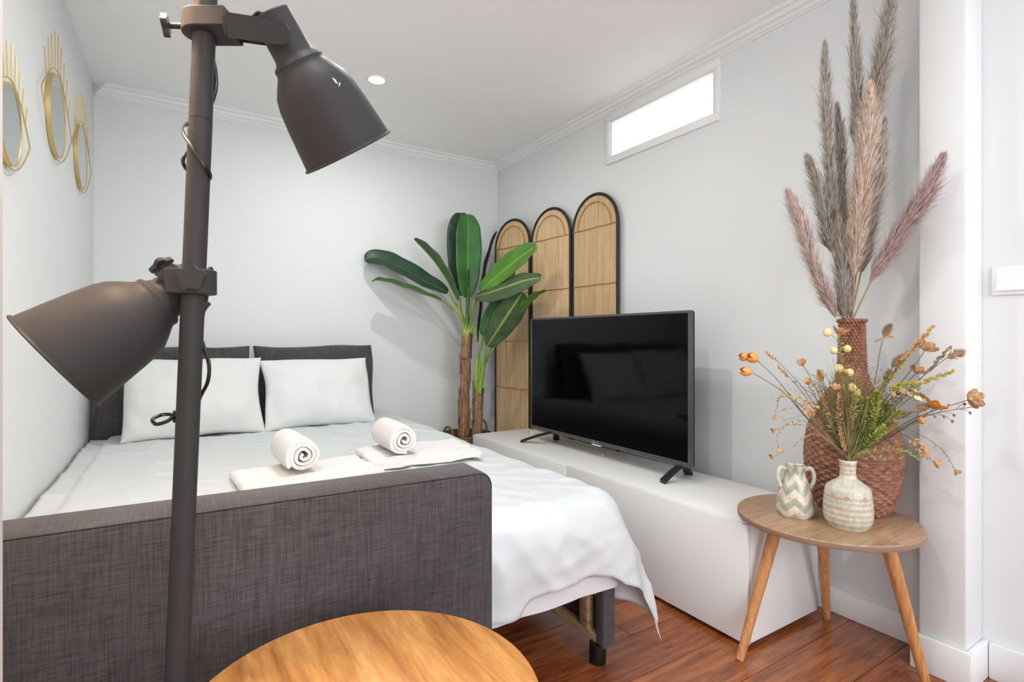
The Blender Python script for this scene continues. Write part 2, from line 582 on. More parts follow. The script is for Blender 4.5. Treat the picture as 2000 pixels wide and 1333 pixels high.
# crown moulding: stepped profile (distance from wall, drop below ceiling)
prof = [(0, 0.056), (0.006, 0.056), (0.006, 0.048), (0.012, 0.046), (0.018, 0.036), (0.030, 0.030), (0.034, 0.022), (0.034, 0.016), (0.046, 0.012), (0.052, 0.006), (0.052, 0), (0, 0)]
def crown(name, pts_fn):
    g = G()
    n = len(prof)
    A = [pts_fn(0, d, z) for d, z in prof]
    B = [pts_fn(1, d, z) for d, z in prof]
    fs = [(i, (i + 1) % n, (i + 1) % n + n, i + n) for i in range(n)] + [tuple(range(n)), tuple(range(n, 2 * n))]
    g.add(A + B, fs)
    return struct(g.build(name, M['trim'], smooth=25), 'stepped white crown moulding')
crown('trim_1', lambda e, d, z: Vector((XL + d if e == 0 else XR - d, YB - d, ZC - z)))
crown('trim_2', lambda e, d, z: Vector((XR - d, YB - d if e == 0 else 0.70, ZC - z)))
# crown('trim_3', lambda e, d, z: Vector((XL + d, 0.55 if e == 0 else YB - d, ZC - z)))

def skirting(name, a, b, h):
    return struct(G().box(a, (b[0], b[1], h), 0.004).build(name, M['trim']), 'white painted skirting board')
skirting('baseboard_right', (XR - 0.014, 0.70, 0), (XR + 0.001, YB, 0), 0.088)
bb = struct(thing('baseboard_pilaster', (1.9, 0.64, 0)), 'white skirting board around the pilaster')
G().box((1.883, 0.568, 0), (1.9, 0.717, 0.106), 0.004).build('skirting_board', M['trim'], bb)
G().box((1.9, 0.568, 0), (XR - 0.001, 0.585, 0.106), 0.004).build('skirting_board', M['trim'], bb)
skirting('baseboard_right_near', (XR - 0.017, YF, 0), (XR + 0.001, 0.567, 0), 0.106)
skirting('baseboard_back', (XL, YB - 0.014, 0), (XR - 0.015, YB + 0.001, 0), 0.088)

# light switch
sw = tag(thing('light_switch', (XR, 0.487, 1.165)), 'white double rocker light switch on the wall right of the pilaster', 'light switch')
G().box((XR - 0.009, 0.412, 1.123), (XR, 0.562, 1.207), 0.004).build('plate', M['white_plastic'], sw)
for y0 in (0.424, 0.488):
    g = G()
    g.add([(XR - 0.009, y0, 1.136), (XR - 0.009, y0 + 0.062, 1.136), (XR - 0.009, y0 + 0.062, 1.194), (XR - 0.009, y0, 1.194),
           (XR - 0.017, y0, 1.136), (XR - 0.017, y0 + 0.062, 1.136), (XR - 0.011, y0 + 0.062, 1.194), (XR - 0.011, y0, 1.194)],
          [(0, 1, 2, 3), (4, 5, 6, 7), (0, 1, 5, 4), (1, 2, 6, 5), (2, 3, 7, 6), (3, 0, 4, 7)])
    g.build('rocker', M['white_plastic'], sw, smooth=0)

# recessed ceiling downlights
for i, (x, y, e) in enumerate(DOWNLIGHTS):
    t = tag(thing('ceiling_downlight', (x, y, ZC)), ['round recessed white ceiling spotlight shining above the bed'][0] if i == 0 else
            ['', 'round recessed ceiling spotlight above the foot end of the bed', 'round recessed ceiling spotlight above the floor lamp', 'round recessed ceiling spotlight behind the camera on the right'][i], 'ceiling light', 'recessed ceiling spotlights')
    T = Matrix.Translation((x, y, ZC))
    G().lathe([(0.047, 0.0), (0.047, -0.004), (0.041, -0.006), (0.037, -0.003), (0.037, 0.0)], 32, T).build('rim', M['trim'], t)
    G().lathe([(0.037, -0.0015), (0.001, -0.0025)], 32, T, (False, True)).build('lens', M['lens'], t)
    a = area('downlight_lamp', (x, y, ZC - 0.008), (0, 0, -1), 0.06, 0.06, e, (0.965, 0.985, 0.975), math.radians(172), 'DISK')
    a.parent = t
    a.location = (0, 0, -0.008)

# ------------------------------------------------------------------ sofa bed
bed = tag(thing('sofa_bed', (0.4, 2.2, 0)), 'charcoal linen sofa bed pulled out as a double bed', 'sofa bed')
# tall arm at the foot end, turned a little
ang = math.radians(-2.8)
A0 = Vector((0.598, 1.028, 0))
Mx = Matrix.Translation(A0) @ Matrix.Rotation(ang, 4, 'Z')
L, T_, ZT = 0.955, 0.118, 0.70
def arm_panel(y0, y1, rc, z0, z1, x0, x1, puff):
    # outline in x,z with rounded top corner on the free end, softened edges
    out = []
    for kk in range(13):
        a = PI / 2 * kk / 12
        out.append((x1 - rc + rc * math.cos(a), z1 - rc + rc * math.sin(a)))
    out = [(x1, z0)] + out + [(x0, z1), (x0, z0)]
    g = G()
    cx, cz = (x0 + x1) / 2, (z0 + z1) / 2
    rings = [(y0 + puff, 0.012), (y0 + puff * 0.35, 0.004), (y0, 0.0), (y1, 0.0), (y1 - 0, 0.0)]
    n = len(out)
    seq = [(y0, 0.010), (y0 + 0.003, 0.004), (y0 + 0.010, 0.0), (y1 - 0.010, 0.0), (y1 - 0.003, 0.004), (y1, 0.010)]
    vs = []
    for y, ins in seq:
        for (x, z) in out:
            vx = x - math.copysign(min(ins, abs(x - cx)), x - cx)
            vz = z - math.copysign(min(ins, abs(z - cz)), z - cz)
            vs.append(Mx @ Vector((vx, y, vz)))
    fs = []
    for j in range(len(seq) - 1):
        for i in range(n):
            i2 = (i + 1) % n
            fs.append((j * n + i, j * n + i2, (j + 1) * n + i2, (j + 1) * n + i))
    fs.append(tuple(range(n)))
    fs.append(tuple(range((len(seq) - 1) * n, len(seq) * n)))
    return g.add(vs, fs)
arm = arm_panel(0.0, T_, 0.034, 0.06, ZT, -L, 0.0, 0.01).build('armrest', M['linen'], bed, smooth=50)
# sewn seam where the front panel meets the top strip
sp = [Mx @ Vector((-L + 0.002, 0.0045, ZT - 0.0045))]
sp += [Mx @ Vector((-L + 0.01 + (L - 0.045) * kk / 10, 0.0035, ZT - 0.0035)) for kk in range(11)]
for kk in range(1, 9):
    a = PI / 2 * (1 - kk / 8)
    sp.append(Mx @ Vector((-0.034 + 0.0305 * math.cos(a), 0.0035, ZT - 0.034 + 0.0305 * math.sin(a))))
sp.append(Mx @ Vector((-0.0035, 0.0035, 0.09)))
G().tube(sp, 0.0013, 6).build('seam', M['seam'], arm)
for x in (-0.9, -0.06):
    G().lathe([(0.022, 0.0), (0.022, 0.061)], 16, Mx @ Matrix.Translation((x, 0.06, 0)), (True, True)).build('foot', M['black_plastic'], bed)
# backrest along the left wall, under frame and pull-out part
G().box((XL + 0.005, 1.24, 0.07), (XL + 0.06, 3.40, 0.46), 0.012).build('backrest', M['linen'], bed)
G().box((XL + 0.07, 1.255, 0.10), (0.62, 3.38, 0.24), 0.01).build('base', M['linen'], bed)
# pull-out frame: linen post, black foot, raw wooden rails
post = G().box((1.086, 1.206, 0.052), (1.136, 1.244, 0.243), 0.006).build('post', M['linen'], bed)
G().lathe([(0.024, 0.0), (0.026, 0.003), (0.026, 0.06)], 24, Matrix.Translation((1.092, 1.238, 0)), (True, True)).build('foot', M['black_plastic'], bed)
G().box((1.086, 3.30, 0.052), (1.136, 3.34, 0.30), 0.006).build('post', M['linen'], bed)
G().lathe([(0.024, 0.0), (0.026, 0.003), (0.026, 0.06)], 24, Matrix.Translation((1.1, 3.32, 0)), (True, True)).build('foot', M['black_plastic'], bed)
G().box((1.085, 1.24, 0.055), (1.110, 3.30, 0.085), 0.002).build('frame_rail', M['plywood'], bed)
G().box((1.085, 1.24, 0.205), (1.110, 3.30, 0.245), 0.002).build('frame_rail', M['plywood'], bed)
for y in (1.275, 1.95, 2.7):
    G().box((1.082, y, 0.085), (1.108, y + 0.04, 0.205), 0.002).build('frame_upright', M['plywood'], bed)
G().box((1.112, 1.24, 0.056), (1.126, 3.30, 0.245), 0.002).build('front_panel', M['linen'], bed)
def mattress_box():
    return G().box((XL + 0.07, 1.203, 0.245), (1.185, 3.395, 0.492), 0.07, 6)
tag(mattress_box().build('mattress', M['mattress'], loc=(0.4, 2.2, 0.245)), 'thick mattress of the sofa bed under the white bedding', 'mattress')

# fitted under-sheet round the foot end, then the loose top sheet
def nz(x, y, z, s=1.0):
    return noise.noise(Vector((x * s, y * s, z * s)))
XE, YE = 1.185, 1.203          # mattress edges
def drape(px, qy, r, off, ztop, wr, flare, frontoff):
    """cloth point at arc length px past the x edge and qy past the y (foot) edge"""
    a, b = px - (XE - r), (YE + r) - qy
    x, y, z = px, qy, ztop
    if a > 0 and b > 0:
        h = math.hypot(a, b)
        ca, cb = a / h, b / h
    elif a > 0:
        h, ca, cb = a, 1.0, 0.0
    elif b > 0:
        h, ca, cb = b, 0.0, 1.0
    else:
        h = 0
    if h > 0:
        q = r * PI / 2
        if h < q:
            t = h / r
            out, dn = r * math.sin(t), r * (1 - math.cos(t))
        else:
            out, dn = r + flare * (h - q), r + (h - q)
        x = min(px, XE - r) + ca * out + (off if ca > 0 else 0) * ca * min(1, h / q)
        y = max(qy, YE + r) - cb * out - frontoff * cb * min(1, h / q)
        z = ztop - dn
        if ca > 0 and cb > 0 and flare > 0 and h > q:
            s2 = 2 * ca * cb
            kk = min(1.0, (h - q) / 0.22)
            x += 0.075 * s2 * kk
            y -= 0.012 * s2 * kk
        fold = wr * max(0, (h - q)) / 0.2
        ph = nz(x * 9, y * 9, 0.3) * 2.2
        x += ca * fold * math.sin((y + 0.4 * x) * 34 + ph)
        y += cb * fold * math.sin((x + 0.4 * y) * 30 + ph + 1.2)
    return Vector((x, y, z))
def under(u, v):
    px = (XL + 0.062) + u * (XE + 0.25 - XL - 0.05)
    bmax = 0.255 + 0.02 * u
    qy = 1.9 - v * (1.9 - YE + bmax - 0.02)
    p = drape(px, qy, 0.075, 0.004, 0.495, 0.004, 0.0, 0.004)
    p.z = max(p.z, 0.238)
    return p
us = G().grid(under, 70, 60).build('fitted_sheet', M['mattress'], loc=(0.4, 1.6, 0.495), smooth=80, fix=False)
tag(us, 'white fitted under-sheet showing below the loose sheet at the foot of the bed', 'bed sheet')

hem = [(-0.4, 0.10), (0.62, 0.20), (0.69, 0.205), (0.76, 0.215), (0.80, 0.185), (0.86, 0.172), (0.98, 0.168), (1.08, 0.180), (1.14, 0.21), (1.5, 0.235)]
def top_sheet(u, v):
    px = (XL + 0.012) + u * (XE + 0.33 - XL - 0.012)
    bm = lerp1(hem, px)
    y0 = 3.385
    y1 = YE - bm
    qy = y0 + (y1 - y0) * v
    r = 0.085
    fo = 0.006 + 0.020 * max(0, min(1, (px - 0.62) / 0.08))
    p = drape(px, qy, r, 0.020, 0.512, 0.016, 0.07, fo)
    on = max(0.0, min(1.0, (p.z - 0.46) / 0.05))
    wv = 0.010 * nz(p.x, p.y, 1.7, 2.2) + 0.006 * nz(p.x + 0.3 * p.y, p.y * 0.5, 4.1, 7) + 0.003 * nz(p.x + p.y, p.y - p.x, 2.2, 17)
    rg = 1 - abs(nz(p.x * 0.9 + 0.5 * p.y, p.y * 0.35 - 0.4 * p.x, 9.1, 9))
    wv += 0.007 * rg ** 6
    p.z += wv * on + 0.008 * on
    if p.x < XL + 0.08:
        p.z -= 0.012
    lo = 1 - on
    if p.x > 0.64:
        cr = 1 - abs(nz(p.x * 1.0 + p.z * 0.9, p.z * 0.45 - p.x * 0.35, 5.5, 6.5))
        c2 = 1 - abs(nz(p.x * 0.5 - p.z * 1.3, p.z * 1.0 + p.x * 0.3, 2.5, 8.5))
        p.y -= min(1, lo * 1.5 + 0.15) * (0.010 * cr ** 5 + 0.006 * c2 ** 6)
    p.x += 0.008 * lo * nz(p.x * 5, p.y * 5, p.z * 9)
    p.y += 0.013 * lo * nz(p.x * 5 + p.z * 7, p.y * 2 + 9, p.z * 9) * (1 if p.x > 0.66 else 0.2)
    return p
ts = G().grid(top_sheet, 170, 210).build('bed_sheet', M['sheet'], loc=(0.4, 2.2, 0.51), smooth=180, fix=False)
tag(ts, 'loose white top sheet spread over the bed with a hanging corner at the foot', 'bed sheet')
sm = ts.modifiers.new('thickness', 'SOLIDIFY')
sm.thickness = 0.002
sm.offset = 1

# ---------------- pillows and cushions
def cushion(name, w_, h_, th, M4, mat, seed, puff=0.42, pinch=0.05, wr=0.006, n=44, edge=0.0):
    g = G()
    rs = random.Random(seed)
    o3 = Vector((rs.uniform(0, 50), rs.uniform(0, 50), 0))
    def mk(sign):
        def f(u, v):
            s_, t_ = 2 * u - 1, 2 * v - 1
            s_ = math.copysign(1 - (1 - abs(s_)) ** 1.6, s_)
            t_ = math.copysign(1 - (1 - abs(t_)) ** 1.6, t_)
            x = w_ / 2 * s_ * (1 - pinch * (1 - t_ * t_))
            y = h_ / 2 * t_ * (1 - pinch * (1 - s_ * s_))
            b = max(0, (1 - s_ * s_) * (1 - t_ * t_))
            z = sign * (th / 2 * b ** puff + edge)
            k = nz(x * 7 + o3.x, y * 7 + o3.y, sign) * wr * 1.6 + nz(x * 19 + o3.y, y * 15, sign) * wr * 0.6
            z += k * min(1, b * 6)
            x += wr * nz(y * 6 + o3.x, 0.1, 3.3) * abs(s_) ** 3
            y += wr * nz(x * 5 + o3.y, 0.1, 7.3) * abs(t_) ** 3
            return M4 @ Vector((x, y, z))
        return f
    g.grid(mk(1), n, n)
    g.grid(mk(-1), n, n)
    return g
def lean(base, w_, h_, th, tilt, yaw=0):
    """matrix for a cushion standing on its long edge; tilt = degrees from vertical, leaning back to +y"""
    base = Vector(base)
    R = Matrix.Rotation(math.radians(yaw), 4, 'Z') @ Matrix.Rotation(math.radians(90 - tilt), 4, 'X')
    return Matrix.Translation(base) @ R @ Matrix.Translation((0, h_ / 2, 0))
for i, (x, wd, yaw) in enumerate([(-0.008, 0.695, 0.5), (0.69, 0.665, -1.0)]):
    z0 = 0.505
    Mc = lean((x, 3.235, z0), wd, 0.45, 0.15, 8, yaw)
    o = cushion('back_cushion', wd, 0.45, 0.15, Mc, M['linen'], 5 + i, 0.30, 0.02, 0.012, 44, 0.014).build('back_cushion', M['linen'], loc=(x, 3.235, z0), smooth=60)
    tag(o, ['charcoal linen back cushion in the corner by the left wall, behind the left pillow', 'charcoal linen back cushion at the head of the bed, nearer the banana plant'][i], 'cushion', 'back cushions of the sofa bed')
for i, (x, wd, yaw, tl, hh) in enumerate([(0.075, 0.60, 2.0, 24, 0.41), (0.652, 0.575, -1.0, 26, 0.40)]):
    Mc = lean((x, 2.955, 0.522), wd, hh, 0.15, tl, yaw)
    o = cushion('pillow', wd, hh, 0.17, Mc, M['pillow'], 15 + i, 0.45, 0.05, 0.011).build('pillow', M['pillow'], loc=(x, 2.955, 0.522), smooth=60)
    tag(o, ['white pillow leaning on the cushions at the left, partly behind the lamp pole', 'white pillow leaning on the right back cushion'][i], 'pillow', 'white pillows')

# ---------------- towels
def folded_towel(name, c, w_, d_, h_, yaw, label, seed):
    Mf = Matrix.Translation(c) @ Matrix.Rotation(math.radians(yaw), 4, 'Z')
    n = 40
    prof2 = []
    lay = 2
    hh = h_ / lay
    # closed outline of a ribbon folded once: rounded fold on the -x end
    def ring(v):
        pts = []
        r = h_ / 2
        for kk in range(13):
            a = PI / 2 + PI * kk / 12
            pts.append((-w_ / 2 + r + r * math.cos(a), r + r * math.sin(a)))
        m = 14
        for kk in range(1, m):
            pts.append((-w_ / 2 + r + (w_ - r - hh / 2) * kk / m, 0))
        for cz in (hh / 2, hh * 1.5):
            for kk in range(7):
                a = -PI / 2 + PI * kk / 6
                pts.append((w_ / 2 - hh / 2 + hh / 2 * math.cos(a) + (0.006 if cz > hh else 0), cz + hh / 2 * 0.96 * math.sin(a)))
        for kk in range(1, m):
            pts.append((w_ / 2 - hh / 2 - (w_ - r - hh / 2) * kk / m, h_))
        return pts
    pr = ring(0)
    vs, fs = [], []
    m = 18
    k = len(pr)
    for j in range(m + 1):
        v = -1 + 2 * j / m
        sh = 1 - 0.25 * max(0, (abs(v) - 0.9) / 0.1)
        for (x, z) in pr:
            zz = h_ / 2 + (z - h_ / 2) * sh
            q = Vector((x, v * d_ / 2, zz + 0.008 * nz(x * 9 + seed, v * 4, z * 4) + 0.003 * nz(x * 40 + seed, v * 16, z * 4)))
            vs.append(Mf @ q)
    for j in range(m):
        for i in range(k):
            i2 = (i + 1) % k
            fs.append((j * k + i, j * k + i2, (j + 1) * k + i2, (j + 1) * k + i))
    fs.append(tuple(range(k)))
    fs.append(tuple(range(m * k, (m + 1) * k)))
    o = G().add(vs, fs).build(name, M['towel'], loc=c, smooth=50)
    return tag(o, label, 'towel', 'folded white towels')
def rolled_towel(c, axis, ln, R, label, seed):
    Mr = frame(c, axis, (0, 0, 1))
    turns, th = 3.3, 0.0135
    N = 130
    inner, outer = [], []
    for kk in range(N + 1):
        t = kk / N
        a = 2 * PI * turns * t + seed
        r = 0.010 + (R - 0.010) * t ** 0.85
        wob = 1 + 0.04 * math.sin(3 * a + seed)
        r *= wob
        outer.append((r * math.cos(a), r * math.sin(a)))
        r2 = max(0.001, r - th * 0.93 * (0.75 + 0.25 * t))
        inner.append((r2 * math.cos(a), r2 * math.sin(a)))
    out = outer + inner[::-1]
    k = len(out)
    vs, fs = [], []
    m = 16
    for j in range(m + 1):
        v = j / m
        e = min(v, 1 - v)
        for i, (x, y) in enumerate(out):
            t = i / (N + 1) if i <= N else (2 * N + 1 - i) / (N + 1)
            sc_ = 1 - 0.05 * max(0, 1 - e / 0.08)
            zz = (v - 0.5) * ln + (0.5 - t) * 0.012 * (1 if v > 0.5 else -1) * (abs(v - 0.5) * 2) ** 3
            vs.append(Mr @ Vector((x * sc_ + 0.002 * nz(x * 30, y * 30, v * 5 + seed), y * sc_, zz)))
    for j in range(m):
        for i in range(k):
            i2 = (i + 1) % k
            fs.append((j * k + i, j * k + i2, (j + 1) * k + i2, (j + 1) * k + i))
    for base in (0, m * k):
        for i in range(N):
            fs.append((base + i, base + i + 1, base + 2 * N - i, base + 2 * N + 1 - i))
    o = G().add(vs, fs).build('rolled_towel', M['towel'], loc=c, smooth=60)
    return tag(o, label, 'towel', 'rolled white towels')
folded_towel('folded_towel', (0.36, 1.86, 0.527), 0.42, 0.30, 0.030, 4, 'folded white towel under the rolled towel nearer the lamp', 1)
folded_towel('folded_towel', (0.80, 1.98, 0.527), 0.42, 0.30, 0.030, -4, 'folded white towel under the rolled towel nearer the television', 8)
rolled_towel((0.335, 1.93, 0.618), (0.05, -1, 0), 0.25, 0.060, 'rolled white towel nearer the lamp pole', 0.4)
rolled_towel((0.715, 2.01, 0.618), (-0.02, -1, 0), 0.25, 0.060, 'rolled white towel nearer the television', 1.5)

# ------------------------------------------------------------------ television cabinet
CX0, CX1, CY0, CY1, CZ0, CZ1 = 1.548, 1.945, 1.022, 2.885, 0.022, 0.404
cab = tag(thing('tv_cabinet', (1.74, 1.95, 0)), 'long low white lacquered cabinet under the television', 'cabinet')
G().box((CX0, CY0, CZ1 - 0.018), (CX1, CY1, CZ1), 0.0015).build('top_panel', M['cabinet'], cab)
G().box((CX0, CY0, CZ0), (CX1, CY0 + 0.018, CZ1 - 0.018), 0.001).build('side_panel', M['cabinet'], cab)
G().box((CX0, CY1 - 0.018, CZ0), (CX1, CY1, CZ1 - 0.018), 0.001).build('side_panel', M['cabinet'], cab)
G().box((CX0, CY0 + 0.018, CZ0), (CX1, CY1 - 0.018, CZ0 + 0.018), 0.001).build('bottom_panel', M['cabinet'], cab)
G().box((CX1 - 0.006, CY0 + 0.018, CZ0 + 0.018), (CX1, CY1 - 0.018, CZ1 - 0.018)).build('back_panel', M['cabinet'], cab, smooth=0)
dw = (CY1 - CY0) / 2
for k in range(2):
    G().box((CX0 - 0.017, CY0 + k * dw + 0.0012, CZ0 - 0.004), (CX0 - 0.0015, CY0 + (k + 1) * dw - 0.0012, CZ1 - 0.003), 0.0015).build('door', M['cabinet'], cab)
for x in (CX0 + 0.04, CX1 - 0.04):
    for y in (CY0 + 0.05, (CY0 + CY1) / 2, CY1 - 0.05):
        G().lathe([(0.018, 0), (0.018, CZ0)], 12, Matrix.Translation((x, y, 0)), (True, True)).build('foot', M['black_plastic'], cab)

# ------------------------------------------------------------------ television
TX, TY0, TY1, TZ0, TZ1 = 1.75, 1.425, 2.572, 0.470, 1.112
tv = tag(thing('television', (TX + 0.02, 2.0, CZ1)), 'large flat black television standing on the white cabinet', 'television')
bz = 0.011
G().box((TX + 0.001, TY0 + bz, TZ0 + 0.020), (TX + 0.006, TY1 - bz, TZ1 - bz)).build('screen', M['tv_screen'], tv, smooth=0)
bezel = thing('bezel', (TX + 0.02, 2.0, CZ1))
bpy.data.objects.remove(bezel)
g = G()
for a, b in [((TX - 0.002, TY0, TZ0), (TX + 0.020, TY1, TZ0 + 0.020)), ((TX - 0.002, TY0, TZ1 - bz), (TX + 0.020, TY1, TZ1)),
             ((TX - 0.002, TY0, TZ0 + 0.020), (TX + 0.020, TY0 + bz, TZ1 - bz)), ((TX - 0.002, TY1 - bz, TZ0 + 0.020), (TX + 0.020, TY1, TZ1 - bz))]:
    g.box(a, b, 0.002)
bz_o = g.build('bezel', M['tv_bezel'], tv)
G().box((TX + 0.018, TY0 + 0.002, TZ0 + 0.002), (TX + 0.034, TY1 - 0.002, TZ1 - 0.002), 0.006).build('back_shell', M['tv_back'], tv)
G().box((TX + 0.034, TY0 + 0.10, TZ0 + 0.01), (TX + 0.066, TY1 - 0.10, TZ0 + 0.38), 0.014, 3).build('rear_housing', M['tv_back'], tv)
def bar(a, b, wd, h, name, mat, parent):
    a, b = Vector(a), Vector(b)
    Mb = frame(a, b - a, (0, 0, 1))
    return G().box((-h / 2, -wd / 2, 0), (h / 2, wd / 2, (b - a).length), 0.003, 2, Mb).build(name, mat, parent)
for mount, ft, bt in [((TX + 0.02, 2.36, TZ0 + 0.008), (1.652, 2.52, CZ1 + 0.007), (1.862, 2.47, CZ1 + 0.007)), ((TX + 0.02, 1.475, TZ0 + 0.008), (1.672, 1.50, CZ1 + 0.007), (1.868, 1.53, CZ1 + 0.007))]:
    ftp = thing('tmp', (TX + 0.02, 2.0, CZ1)); bpy.data.objects.remove(ftp)
    g = G()
    for e in (ft, bt):
        a, b = Vector(mount), Vector(e)
        pts = spline([a, a.lerp(b, 0.5) + Vector((0, 0, 0.004)), b], 6)
        side = (b - a).cross(Vector((0, 0, 1))).normalized()
        vs, fs = [], []
        n = len(pts)
        for i, p in enumerate(pts):
            wdt = 0.013 + 0.005 * i / (n - 1)
            thk = 0.007
            p = Vector((p.x, p.y, max(p.z, CZ1 + thk)))
            for sx, sz in ((-1, -1), (1, -1), (1, 1), (-1, 1)):
                vs.append(p + side * wdt * sx + Vector((0, 0, thk * sz)))
        for i in range(n - 1):
            for q in range(4):
                q2 = (q + 1) % 4
                fs.append((i * 4 + q, i * 4 + q2, i * 4 + 4 + q2, i * 4 + 4 + q))
        fs += [(0, 1, 2, 3), tuple(4 * (n - 1) + q for q in range(4))]
        g.add(vs, fs)
    g.build('stand_foot', M['black_plastic'], tv)
# maker's mark and clear indicator lip at the middle of the lower bezel
def text_mesh(name, body, size, M4, mat, parent, extrude=0.0003):
    cu = bpy.data.curves.new(name, 'FONT')
    cu.body = body
    cu.size = size
    cu.extrude = extrude
    cu.align_x = 'CENTER'
    cu.resolution_u = 2
    to = bpy.data.objects.new(name + '_tmp', cu)
    COL.objects.link(to)
    dg = bpy.context.evaluated_depsgraph_get()
    me = bpy.data.meshes.new_from_object(to.evaluated_get(dg))
    bpy.data.objects.remove(to)
    g = G()
    g.add([M4 @ v.co for v in me.vertices], [tuple(p.vertices) for p in me.polygons])
    bpy.data.meshes.remove(me)
    return g.build(name, mat, parent, smooth=0)
Ml = Matrix(((0, 0, -1), (-1, 0, 0), (0, 1, 0))).to_4x4()
Ml.translation = Vector((TX - 0.0022, 1.985, TZ0 + 0.005))
text_mesh('logo', 'LG', 0.014, Ml, M['logo'], bz_o)
ml = Matrix.Translation((TX - 0.0022, 2.012, TZ0 + 0.010)) @ Matrix.Rotation(-PI / 2, 4, 'Y')
G().lathe([(0.0055, 0), (0.0055, 0.0004)], 16, ml, (True, True)).build('logo_disc', M['logo'], bz_o)
G().box((TX - 0.001, 1.965, TZ0 - 0.007), (TX + 0.012, 2.03, TZ0), 0.003).build('indicator_lip', M['white_plastic'], tv)
# white cable lying behind the television
cb = G().tube(spline([(1.80, 2.63, CZ1 + 0.004), (1.81, 2.66, CZ1 + 0.03), (1.83, 2.70, CZ1 + 0.012), (1.85, 2.74, CZ1 + 0.004), (1.90, 2.70, CZ1 + 0.004), (1.92, 2.50, CZ1 + 0.004), (1.90, 2.2, CZ1 + 0.004), (1.82, 2.05, CZ1 + 0.004), (1.80, 2.0, CZ1 + 0.006)], 8), 0.003, 8).build('cable', M['white_plastic'], loc=(1.80, 2.63, CZ1))
tag(cb, 'thin white cable looping behind the far corner of the television', 'cable')

# ------------------------------------------------------------------ folding screen of three arched panels
scr = tag(thing('folding_screen', (1.96, 2.7, 0)), 'three-panel arched folding screen of bamboo reeds in black frames', 'folding screen')
J = [Vector((1.925, 3.288, 0)), Vector((1.972, 2.893, 0)), Vector((1.996, 2.492, 0)), Vector((1.996, 2.088, 0))]
ZTOP = 1.822
def panel(a, b):
    d = (b - a)
    wd = d.length
    ax = d.normalized()
    nrm = Vector((ax.y, -ax.x, 0))
    if nrm.x > 0:
        nrm = -nrm                      # towards the room
    Mp = Matrix((ax, nrm, UP)).transposed().to_4x4()
    Mp.translation = a
    fr = 0.009
    gap = 0.004
    x0, x1 = gap + fr, wd - gap - fr
    r = (x1 - x0) / 2
    xc = (x0 + x1) / 2
    zc = ZTOP - fr - r
    pn = thing('panel', ORG[scr.name])
    path = [Vector((x0, 0, 0.006))] + [Vector((x0, 0, zc * k / 6)) for k in range(1, 7)]
    path += [Vector((xc - r * math.cos(PI * k / 24), 0, zc + r * math.sin(PI * k / 24))) for k in range(1, 25)]
    path += [Vector((x1, 0, zc * k / 6)) for k in range(5, 0, -1)] + [Vector((x1, 0, 0.006))]
    f = G().tube([Mp @ p for p in path], 0.0095, 10)
    f.tube([Mp @ Vector((x0, 0, 0.12)), Mp @ Vector((x1, 0, 0.12))], 0.007, 8)
    bpy.data.objects.remove(pn)
    fo = f.build('panel_frame', M['iron'], scr)
    # reeds: one joined mesh, every reed real geometry
    g = G()
    n = 60
    ri = r - 0.006
    for i in range(n):
        x = xc - ri + 2 * ri * (i + 0.5) / n
        zt = zc + math.sqrt(max(0, ri * ri - (x - xc) ** 2))
        rr = ri / n * 0.92
        jit = random.uniform(-0.0008, 0.0008)
        wob = random.uniform(-0.0012, 0.0012)
        g.tube([Mp @ Vector((x, jit, 0.122)), Mp @ Vector((x + wob, jit, 0.9)), Mp @ Vector((x, jit, zt))], rr, 6)
    ro = g.build('reeds', M['reed'], fo, smooth=60, fix=False)
    ro['kind'] = 'stuff'
    for zz in (zc + 0.0, zc - 0.325, zc - 0.65, zc - 0.975, zc - 1.3):
        q = [Mp @ Vector((xc - ri + 2 * ri * k / 12, 0.0055, zz + 0.0012 * math.sin(k * 1.1))) for k in range(13)]
        G().tube(q, 0.0022, 6).build('binding', M['rattan'], fo)
    r2 = ri * 0.78
    q = [Mp @ Vector((xc - r2 * math.cos(PI * k / 20), 0.0055, zc + 0.002 + r2 * math.sin(PI * k / 20))) for k in range(21)]
    G().tube(q, 0.003, 6).build('binding', M['rattan'], fo)
for k in range(3):
    panel(J[k], J[k + 1])
for k in (1, 2):
    for zz in (1.38, 0.9, 0.35):
        G().lathe([(0.006, -0.02), (0.006, 0.02)], 8, Matrix.Translation(J[k] + Vector((-0.006, 0, zz))), (True, True)).build('hinge', M['iron'], scr)

